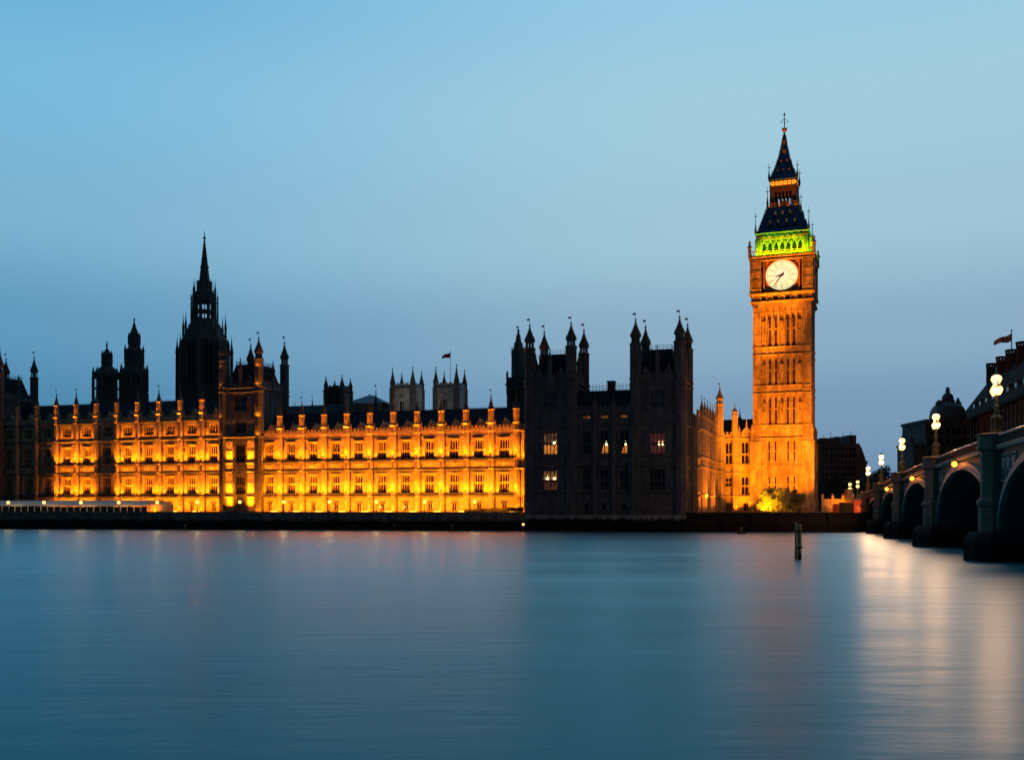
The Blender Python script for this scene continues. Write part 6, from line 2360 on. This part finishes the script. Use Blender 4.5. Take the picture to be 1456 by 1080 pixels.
BWID = 26.0
PWH = 1.65                                                 # half thickness of a pier along the bridge
for j in range(len(piers_s) - 1):
    s0, s1 = piers_s[j] + PWH, piers_s[j + 1] - PWH
    sm, a_ = (s0 + s1) / 2, (s1 - s0) / 2
    zs, zc_ = 2.9, zcap(sm) - 2.75
    N = 28
    arc = [(sm - a_ * cos(pi * i / N), zs + (zc_ - zs) * (sin(pi * i / N) ** 0.92)) for i in range(N + 1)]
    tops = [(s, zcap(s) - 1.5) for s, z in arc]
    mb = MB()
    vs, fs = [], []
    for (s, z), (s_2, zt2) in zip(arc, tops):
        vs += [(s, 0.55, z), (s, 0.55, zt2), (s, BWID, z), (s, BWID, zt2)]
    for i in range(N):
        o_, p_ = 4 * i, 4 * (i + 1)
        fs += [(o_, p_, p_ + 1, o_ + 1), (o_, o_ + 2, p_ + 2, p_), (o_ + 2, o_ + 3, p_ + 3, p_ + 2)]
    mb.add(vs, fs)
    arch = mb.build('arch', M['iron_green'], bridge, at=(sm, 0, zs))
    rb = MB()
    for w_, yy in ((0.85, 0.22), (0.30, 0.10)):
        vs, fs = [], []
        for i in range(N + 1):
            t = pi * i / N
            nx_, nz_ = -cos(t), sin(t) * a_ / max(0.1, (zc_ - zs)) 
            L = sqrt(nx_ ** 2 + nz_ ** 2)
            nx_, nz_ = nx_ / L, nz_ / L
            s, z = arc[i]
            vs += [(s, yy, z - 0.02), (s + nx_ * w_, yy, z + nz_ * w_), (s, 0.6, z - 0.02), (s + nx_ * w_, 0.6, z + nz_ * w_)]
        for i in range(N):
            o_, p_ = 4 * i, 4 * (i + 1)
            fs += [(o_, p_, p_ + 1, o_ + 1), (o_ + 1, p_ + 1, p_ + 3, o_ + 3), (o_, o_ + 2, p_ + 2, p_)]
        rb.add(vs, fs)
    rb.build('arch_ring', M['iron_rail'], arch, at=(sm, 0, zs))
    # ribs under the deck
    ri = MB()
    for yy in range(3, 26, 4):
        vs, fs = [], []
        for s, z in arc:
            vs += [(s, yy, z + 0.01), (s, yy + 0.5, z + 0.01), (s, yy, z - 0.55), (s, yy + 0.5, z - 0.55)]
        for i in range(N):
            o_, p_ = 4 * i, 4 * (i + 1)
            fs += [(o_, p_, p_ + 2, o_ + 2), (o_ + 1, o_ + 3, p_ + 3, p_ + 1), (o_ + 2, p_ + 2, p_ + 3, o_ + 3)]
        ri.add(vs, fs)
    ri.build('soffit_rib', M['iron_green'], arch, at=(sm, 0, zs))
    # spandrel panels with gothic tracery
    sp_ = MB()
    for e in (-1, 1):
        se = s0 if e < 0 else s1
        for q, (d0, d1) in enumerate(((0.6, 2.4), (2.7, 4.4), (4.7, 6.6))):
            sa, sb_ = se - e * d0, se - e * d1
            sA, sB = min(sa, sb_), max(sa, sb_)
            zt2 = zcap((sA + sB) / 2) - 2.2
            # arch height at the nearer-crown side
            zz = []
            for s in (sA, sB):
                c = max(-1, min(1, (s - sm) / a_))
                zz.append(zs + (zc_ - zs) * (max(0, 1 - c * c) ** 0.46))
            zb2 = max(zz) + 1.3
            if zt2 - zb2 < 0.7:
                continue
            for (x0_, x1_, z0_, z1_) in ((sA, sA + 0.12, zb2, zt2), (sB - 0.12, sB, zb2, zt2), (sA + 0.12, sB - 0.12, zb2, zb2 + 0.12), (sA + 0.12, sB - 0.12, zt2 - 0.12, zt2)):
                sp_.box(x0_, x1_, 0.38, 0.56, z0_, z1_)
            cxx, czz = (sA + sB) / 2, zt2 - 1.0
            sp_.prism_y([(cxx - 0.5, czz + 0.6), (cxx - 0.5, czz), (cxx, czz - 0.6), (cxx + 0.5, czz), (cxx + 0.5, czz + 0.6)], 0.36, 0.56)
    if sp_.v:
        sp_.build('spandrel_panel', M['iron_rail'], arch, at=(sm, 0, zs))
# parapet, cornice, deck as curved strips between piers
for j in range(len(piers_s) - 1):
    s0, s1 = piers_s[j] + 1.0, piers_s[j + 1] - 1.0
    N = 12
    pb, cbx, cop = MB(), MB(), MB()

    def sweep(mb_, sec, s0=s0, s1=s1, N=N):
        k = len(sec)
        vs, fs = [], []
        for i in range(N + 1):
            s = s0 + (s1 - s0) * i / N
            vs += [(s, y, zcap(s) + z) for y, z in sec]
        for i in range(N):
            for m_ in range(k):
                fs.append((i * k + m_, i * k + (m_ + 1) % k, (i + 1) * k + (m_ + 1) % k, (i + 1) * k + m_))
        fs += [tuple(range(k)), tuple(range(N * k + k - 1, N * k - 1, -1))]
        mb_.add(vs, fs)
    sweep(pb, [(0.30, -1.25), (0.62, -1.25), (0.62, -0.30), (0.30, -0.30)])
    sweep(cop, [(0.12, -0.30), (0.80, -0.30), (0.80, -0.16), (0.64, -0.06), (0.28, -0.06), (0.12, -0.16)])
    sweep(cbx, [(-0.10, -1.36), (0.75, -1.36), (0.75, -1.25), (-0.10, -1.25)])
    sweep(cbx, [(0.10, -1.62), (0.56, -1.62), (0.56, -1.362), (-0.02, -1.362)])
    nn = int((s1 - s0) / 0.62)
    for i in range(nn):                                    # parapet piercings in relief
        s = s0 + (s1 - s0) * (i + 0.5) / nn
        z = zcap(s)
        pb.box(s - 0.07, s + 0.07, 0.22, 0.31, z - 1.22, z - 0.33)
        pb.prism_y([(s - 0.2, z - 0.34), (s + 0.2, z - 0.34), (s, z - 0.62)], 0.24, 0.31)
    cop.build('handrail', M['iron_rail'], bridge)
    pb.build('parapet', M['iron_green'], bridge)
    cbx.build('cornice', M['iron_rail'], bridge)
    dk = MB()
    sweep(dk, [(0.63, -1.35), (0.63, -1.0), (BWID, -1.0), (BWID, -1.35)])
    dk.build('deck', M['earth'], bridge)
    fp = MB()
    sweep(fp, [(BWID - 0.6, -1.0), (BWID - 0.6, -0.1), (BWID - 0.2, -0.1), (BWID - 0.2, -1.0)])
    fp.build('far_parapet', M['iron_green'], bridge)
for j, s in enumerate(piers_s[:-1]):
    zc_ = zcap(s)
    pm = MB()
    # semi-octagonal turret on the face
    oct_ = lambda r: [(s + r * cos(pi / 8 + k * pi / 4), 0.35 + r * sin(pi / 8 + k * pi / 4)) for k in range(8)]
    pm.lathe(s, 0.35, [(1.75, 1.8), (1.75, 5.6), (1.95, 5.75), (1.95, 6.15), (1.62, 6.45), (1.55, 6.6), (1.55, zc_ - 1.9), (1.7, zc_ - 1.75), (1.95, zc_ - 1.55), (1.95, zc_ - 1.35), (1.85, zc_ - 1.3), (1.85, zc_ - 0.28), (2.02, zc_ - 0.2), (2.02, zc_ - 0.02), (1.6, zc_ + 0.04)], 8)
    po = pm.build('pier', M['pier'], bridge, at=(s, 0.35, 0))
    pw = MB().box(s - PWH, s + PWH, 0.9, BWID, -3, zc_ - 1.5)
    pw.build('pier_wall', M['pier'], po, at=(s, 0.35, 0))
    stg = MB()
    Ls, Lw = 2.6, 2.6
    poly = [(s - Ls, BWID), (s - Ls, -0.7), (s - Ls * 0.6, -2.0), (s, -2.8), (s + Ls * 0.6, -2.0), (s + Ls, -0.7), (s + Ls, BWID)]
    k = len(poly)
    vs = [(x, y, -3) for x, y in poly] + [(x, y, 2.2) for x, y in poly] + [(s + (x - s) * 0.84, y * (0.82 if y < 0 else 1), 2.95) for x, y in poly]
    fs = []
    for lev in range(2):
        fs += [(lev * k + i, lev * k + (i + 1) % k, (lev + 1) * k + (i + 1) % k, (lev + 1) * k + i) for i in range(k)]
    fs += [tuple(range(2 * k, 3 * k)), tuple(range(k - 1, -1, -1))]
    stg.add(vs, fs)
    stg.build('starling', M['starling'], po, at=(s, 0.35, 0))
# far-bank abutment

# big office block with fat drum chimneys, parallel to the bridge on the far bank
def bsx(px, y):
    u = px - CX
    return (F * (AX + y * cbt) - u * (AY - y * sbt)) / (F * sbt - u * cbt)


def bsz(px, py, y):
    s = bsx(px, y)
    return H + (HY - py) / F * (AY - s * cbt - y * sbt)


PO = 46.0
port = empty('chimneyed_office', bw(-80, PO, ZB), -(pi / 2 + TB))
ORG[port] = Vector((-80, PO, ZB))
tag(port, 'big brown office block with a steep bronze roof and fat drum chimneys', 'office block')
sA, sB = bsx(1364, PO), -18.0
ze = bsz(1400, 590.5, PO)
b = MB().box(sA, sB, PO, PO + 36, ZB - 0.5, ze)
n_ = 26
for i in range(n_ + 1):
    s = sA + (sB - sA) * i / n_
    b.box(s - 0.55, s + 0.55, PO - 0.6, PO + 0.02, ZB, ze - 0.02)
b.build('wall', M['brick'], port)
for lev in range(5):
    g = MB()
    z1 = ze - 1.3 - lev * 4.6
    for i in range(n_):
        s = sA + (sB - sA) * (i + 0.5) / n_
        w = (sB - sA) / n_
        g.box(s - w * 0.30, s + w * 0.30, PO - 0.05, PO + 0.05, z1 - 2.9, z1)
    g.build('window_row', M['glass'], port)
ev = MB().box(sA - 1, sB + 1, PO - 1.6, PO + 37, ze + 0.003, ze + 0.9)
ev.build('eaves', M['bronze_roof'], port)
zr_ = ze + 23
r3 = MB()
vs = [(sA - 1, PO - 1.4, ze + 0.9), (sB, PO - 1.4, ze + 0.9), (sB, PO + 36, ze + 0.9), (sA - 1, PO + 36, ze + 0.9),
      (sA + 9, PO + 14, zr_), (sB, PO + 13, zr_), (sB, PO + 24, zr_), (sA + 9, PO + 24, zr_)]
r3.add(vs, [(3, 2, 1, 0), (4, 5, 6, 7), (0, 1, 5, 4), (1, 2, 6, 5), (2, 3, 7, 6), (3, 0, 4, 7)])
ro = r3.build('roof', M['bronze_roof'], port)
for i in range(9):
    s = sA + 22 + i * 10.5
    if s > sB - 4:
        break
    d = MB().box(s - 1.7, s + 1.7, PO + 1.2, PO + 7, ze + 3.2, ze + 6.4)
    d.box(s - 2.0, s + 2.0, PO + 0.9, PO + 7.2, ze + 6.4, ze + 6.8)
    do = d.build('dormer', M['concrete'], ro, at=(s, PO + 1.2, ze + 3.2))
    MB().box(s - 1.3, s + 1.3, PO + 1.12, PO + 1.19, ze + 3.6, ze + 6.1).build('window', M['glass_blue'], do, at=(s, PO + 1.2, ze + 3.6))
for px_, hw_, yt in ((1409, 6.3, 516.5), (1423.3, 6.6, 507), (1437.2, 7.0, 497), (1453.5, 8.2, 486)):
    yy = PO + 9.0
    s = bsx(px_, yy)
    zt3 = bsz(px_, yt, yy)
    k = (AY - s * cbt - yy * sbt) / F
    c = MB()
    r_ = hw_ * k
    c.lathe(s, yy, [(r_, ze + 8), (r_, zt3 - 5 * k)], 18)
    for i in range(10):
        a = 2 * pi * i / 10
        c.bar((s + cos(a) * r_ * 0.92, yy + sin(a) * r_ * 0.92, zt3 - 5 * k), (s + cos(a) * r_ * 0.92, yy + sin(a) * r_ * 0.92, zt3 - 1.6 * k), 0.22, 0.22, 5)
    c.lathe(s, yy, [(r_ * 1.08, zt3 - 1.6 * k), (r_ * 1.08, zt3)], 18)
    c.build('chimney', M['bronze_roof'], port, at=(s, yy, ze + 8))
ab = MB().box(-28, 0.5, 0.6, BWID, -3, zcap(0) - 1.2)
ab.build('abutment', M['pier'], bridge)
ab2_ = MB().box(-28, -1.0, 0.25, 0.65, zcap(0) - 1.2, zcap(0) - 0.15)
ab2_.build('parapet', M['iron_green'], bridge)


def bridge_lamp():
    root = empty('bridge_lamp', (0, 0, 0), -(pi / 2 + TB))
    p = MB()
    p.lathe(0, 0, [(0.62, 0), (0.62, 0.28), (0.48, 0.36), (0.44, 1.5), (0.55, 1.6), (0.55, 1.75), (0.24, 1.95), (0.20, 2.7), (0.30, 2.8), (0.17, 2.95), (0.14, 4.05), (0.26, 4.15), (0.30, 4.3), (0.12, 4.45), (0.10, 4.95)], 8)
    for q in range(8):
        a = pi / 8 + q * pi / 4
        p.bar((cos(a) * 0.5, sin(a) * 0.5, 0.3), (cos(a) * 0.5, sin(a) * 0.5, 1.6), 0.06, 0.06, 5)
    p.build('column', plain('gilded_green_iron', (0.16, 0.13, 0.05, 1), 0.45, 0.3) if 'lampcol' not in M else M['lampcol'], root)
    a_ = MB()
    for q in (-1, 1):
        a_.bar((0, 0, 4.15), (q * 0.50, 0, 3.95), 0.06, 0.05, 5)
        a_.bar((q * 0.50, 0, 3.95), (q * 0.62, 0, 4.2), 0.05, 0.05, 5)
    a_.build('bracket', M['gilt'], root)
    for (x, z, r) in ((0, 5.15, 0.54), (-0.66, 3.98, 0.50), (0.66, 3.98, 0.50)):
        ln_ = MB().lathe(x, 0, [(r * 0.55, z), (r, z + 0.45), (r * 0.8, z + 0.78), (r * 0.3, z + 0.86)], 8)
        lo_ = ln_.build('lantern', M['lamp'], root, at=(x, 0, z))
        cp = MB().lathe(x, 0, [(r * 0.62, z + 0.80), (r * 0.7, z + 0.9), (r * 0.2, z + 1.12), (0.05, z + 1.2), (0.09, z + 1.28), (0.02, z + 1.5)], 8)
        cp.build('cap', M['gilt'], lo_, at=(x, 0, z))
    return root


bl = bridge_lamp()
lamp_lab = ['on the bridge abutment at the embankment', 'on the first bridge pier out from the embankment', 'on the second bridge pier out from the embankment',
            'on the third bridge pier, before the dome', 'on the tallest nearest bridge pier, before the drum chimneys', 'on the bridge pier outside the photo']
for j, s in enumerate(piers_s[:5]):
    o = bl if j == 0 else copy_tree(bl)
    o.location = bw(s, 0.35, zcap(s) + 0.03)
    tag(o, 'lit triple lantern lamp ' + lamp_lab[j], 'street lamp', 'lamps on the bridge piers')
    point(bw(s, 0.35, zcap(s) + 5.6), 6000, (1.0, 0.40, 0.16), 0.2)
# embankment lamps beyond the bridge
for px_, py_, Y_, lab in ((1219.5, 686, 268, 'lit twin lantern lamp by the red hoarding, just left of the bridge end'), (1208.5, 689.5, 262, 'pinkish lit lamp over the statue plinth on the embankment')):
    o = copy_tree(bl)
    o.location = (dpt(px_, Y_), Y_, dz(py_, Y_) - 5.3)
    for c in o.children:
        if c.name.startswith('lantern'):
            c.scale = (0.8, 0.8, 0.8)
    tag(o, lab, 'street lamp', 'lamps on the embankment')
for px_, py_, s in ((1361, 659.5, 123), (1299, 680.5, 84.5), (1263.5, 695, 48)):
    root = empty('navigation_light', bw(s, -0.35, zcap(s) - 1.45), -(pi / 2 + TB))
    tag(root, 'amber navigation light hung over the %s bridge arch' % {123: 'large near', 84.5: 'middle', 48: 'small far'}[s], 'navigation light', 'amber lights over the arches')
    MB().bar((0, 0.3, 0.2), (0, -0.05, 0.1), 0.05).bar((0, -0.05, 0.12), (0, -0.05, -0.35), 0.05).build('bracket', M['iron'], root)
    MB().ball((0, -0.05, -0.62), 0.34, 12, 8).build('lens', M['nav'], root, smooth=True)

# ------------------------------------------------------------------ embankment bits left of the bridge
Ye = 246.0
hd = empty('hoarding', (dpt(1212, Ye), Ye, ZB), -0.12)
tag(hd, 'red building site hoarding with a dark gateway beside the bridge end', 'hoarding')
kx = lambda px: (dpt(px, Ye) - hd.location.x)
kz = lambda py: dz(py, Ye) - ZB
mb = MB()
mb.box(kx(1185), kx(1194), 0, 0.3, -0.2, kz(716))
mb.box(kx(1194.02), kx(1214), 0.2, 0.5, kz(714.5), kz(713.5))
mb.prism_y([(kx(1214.02), -0.2), (kx(1229), -0.2), (kx(1229), kz(704)), (kx(1224), kz(709)), (kx(1214.02), kz(711.5))], 0, 0.3)
mb.build('panel', M['hoarding'], hd)
MB().box(kx(1194.02), kx(1213.98), 0.25, 0.45, -0.2, kz(714.6)).build('gate', M['recess'], hd)
point((dpt(1226, Ye - 2), Ye - 2.0, dz(722, Ye)), 260, (1.0, 0.45, 0.12), 0.2)
pl_ = empty('statue_plinth', (dpt(1207, 256), 256, ZB))
tag(pl_, 'pale granite statue plinth under the embankment lamp', 'plinth')
mb = MB()
kk2 = 256 / F
mb.box(-5.6 * kk2, 5.6 * kk2, -1, 1, 0, 0.5)
mb.taper((-4.9 * kk2, 4.9 * kk2, -0.9, 0.9), 0.5, (-4.3 * kk2, 4.3 * kk2, -0.8, 0.8), dz(697, 256) - ZB)
mb.box(-5.2 * kk2, 5.2 * kk2, -1, 1, dz(697, 256) - ZB, dz(694.5, 256) - ZB)
mb.build('pedestal', M['pier'], pl_)
lwall = empty('lit_boundary_wall', wpt(tcx + hwT + 5.0, CY0 - 1, 0), -TH)
tag(lwall, 'low floodlit boundary wall with piers right of the clock tower', 'garden wall')
mb = MB()
mb.box(-2.5, 10.0, 0, 0.5, -0.2, 3.4)
for i in range(6):
    mb.box(-2.6 + i * 2.5, -2.0 + i * 2.5, -0.2, 0.7, -0.2, 4.3)
    mb.taper((-2.7 + i * 2.5, -1.9 + i * 2.5, -0.3, 0.8), 4.3, (-2.35 + i * 2.5, -2.25 + i * 2.5, 0.2, 0.3), 4.8)
mb.build('wall', M['stone'], lwall)
spot(None, wpt(tcx + hwT + 8, CY0 - 6, 0.4), wpt(tcx + hwT + 8, CY0 - 1, 2.6), 5200, 100, 0.8)
# railings on the green in front of the tower
rl = MB()
ra, rb_ = Vector((QX + 1, 225.5, ZB)), Vector((76.0, 224.6, ZB))
for i in range(120):
    p = ra.lerp(rb_, i / 119)
    rl.bar(p, p + Vector((0, 0, 1.15 if i % 10 else 1.5)), 0.03 if i % 10 else 0.07, None, 4)
for h_ in (0.25, 1.0):
    rl.bar(ra + Vector((0, 0, h_)), rb_ + Vector((0, 0, h_)), 0.03, None, 4)
ro_ = rl.build('railing', M['iron'], at=tuple((ra + rb_) / 2))
tag(ro_, 'thin black iron railing along the river wall below the clock tower', 'railing')

# ------------------------------------------------------------------ things in the water
mp_ = empty('mooring_post', (dpt(1134.0, 106), 106.0, 0))
tag(mp_, 'pair of weathered timber mooring piles bolted together, standing in the river', 'mooring post')
k = 106 / F
for (c, w_, yt, nm) in ((-2.4, 1.6, 741.0, 0), (3.0, 3.0, 744.5, 1)):
    mb = MB()
    h_ = dz(yt, 106)
    n_ = 10
    prof = [(w_ * k, -3)]
    for j in range(8):
        prof.append((w_ * k * random.uniform(0.94, 1.05), h_ * (j + 0.3) / 8))
    prof += [(w_ * k * 0.9, h_ - 0.08), (w_ * k * 0.5, h_)]
    mb.lathe(c * k, 0.1 * nm, prof, n_)
    mb.build('pile', M['wood'], mp_)
mb = MB()
for z in (1.2, 2.9):
    mb.box(-3.6 * k, 6.2 * k, -0.30, -0.24, z, z + 0.16)
mb.build('bolt_strap', M['iron'], mp_)


def marker(label, px, pyw, pyt, light=None):
    Y_ = H * F / (pyw - HY)
    kq = Y_ / F
    root = empty('channel_marker', (dpt(px, Y_), Y_, 0))
    tag(root, label, 'channel marker')
    h_ = (pyw - pyt) * kq
    MB().lathe(0, 0, [(0.5, -0.3), (0.9, 0.0), (0.85, 0.3), (0.3, 0.45), (0.16, 0.6), (0.13, h_ - 0.3), (0.3, h_ - 0.25), (0.3, h_)], 10).build('post', M['wood'], root)
    if light:
        MB().ball((0, 0, h_ + 0.2), 0.3, 8, 6).build('light', M['lamp_far'] if light == 2 else M['nav'], root)


marker('small wooden channel marker before the right part of the lit wing', 643, 755, 745.5)
marker('channel marker with a yellow light at the left foot of the dark pavilion', 744, 755.5, 746.5, 2)
marker('wooden channel marker before the link beside the clock tower', 1054, 758.3, 749)
marker('thin channel marker before the middle of the lit wing', 560.5, 754, 745.5)
marker('thin channel marker before the centre block of the palace', 263.5, 753.5, 745)
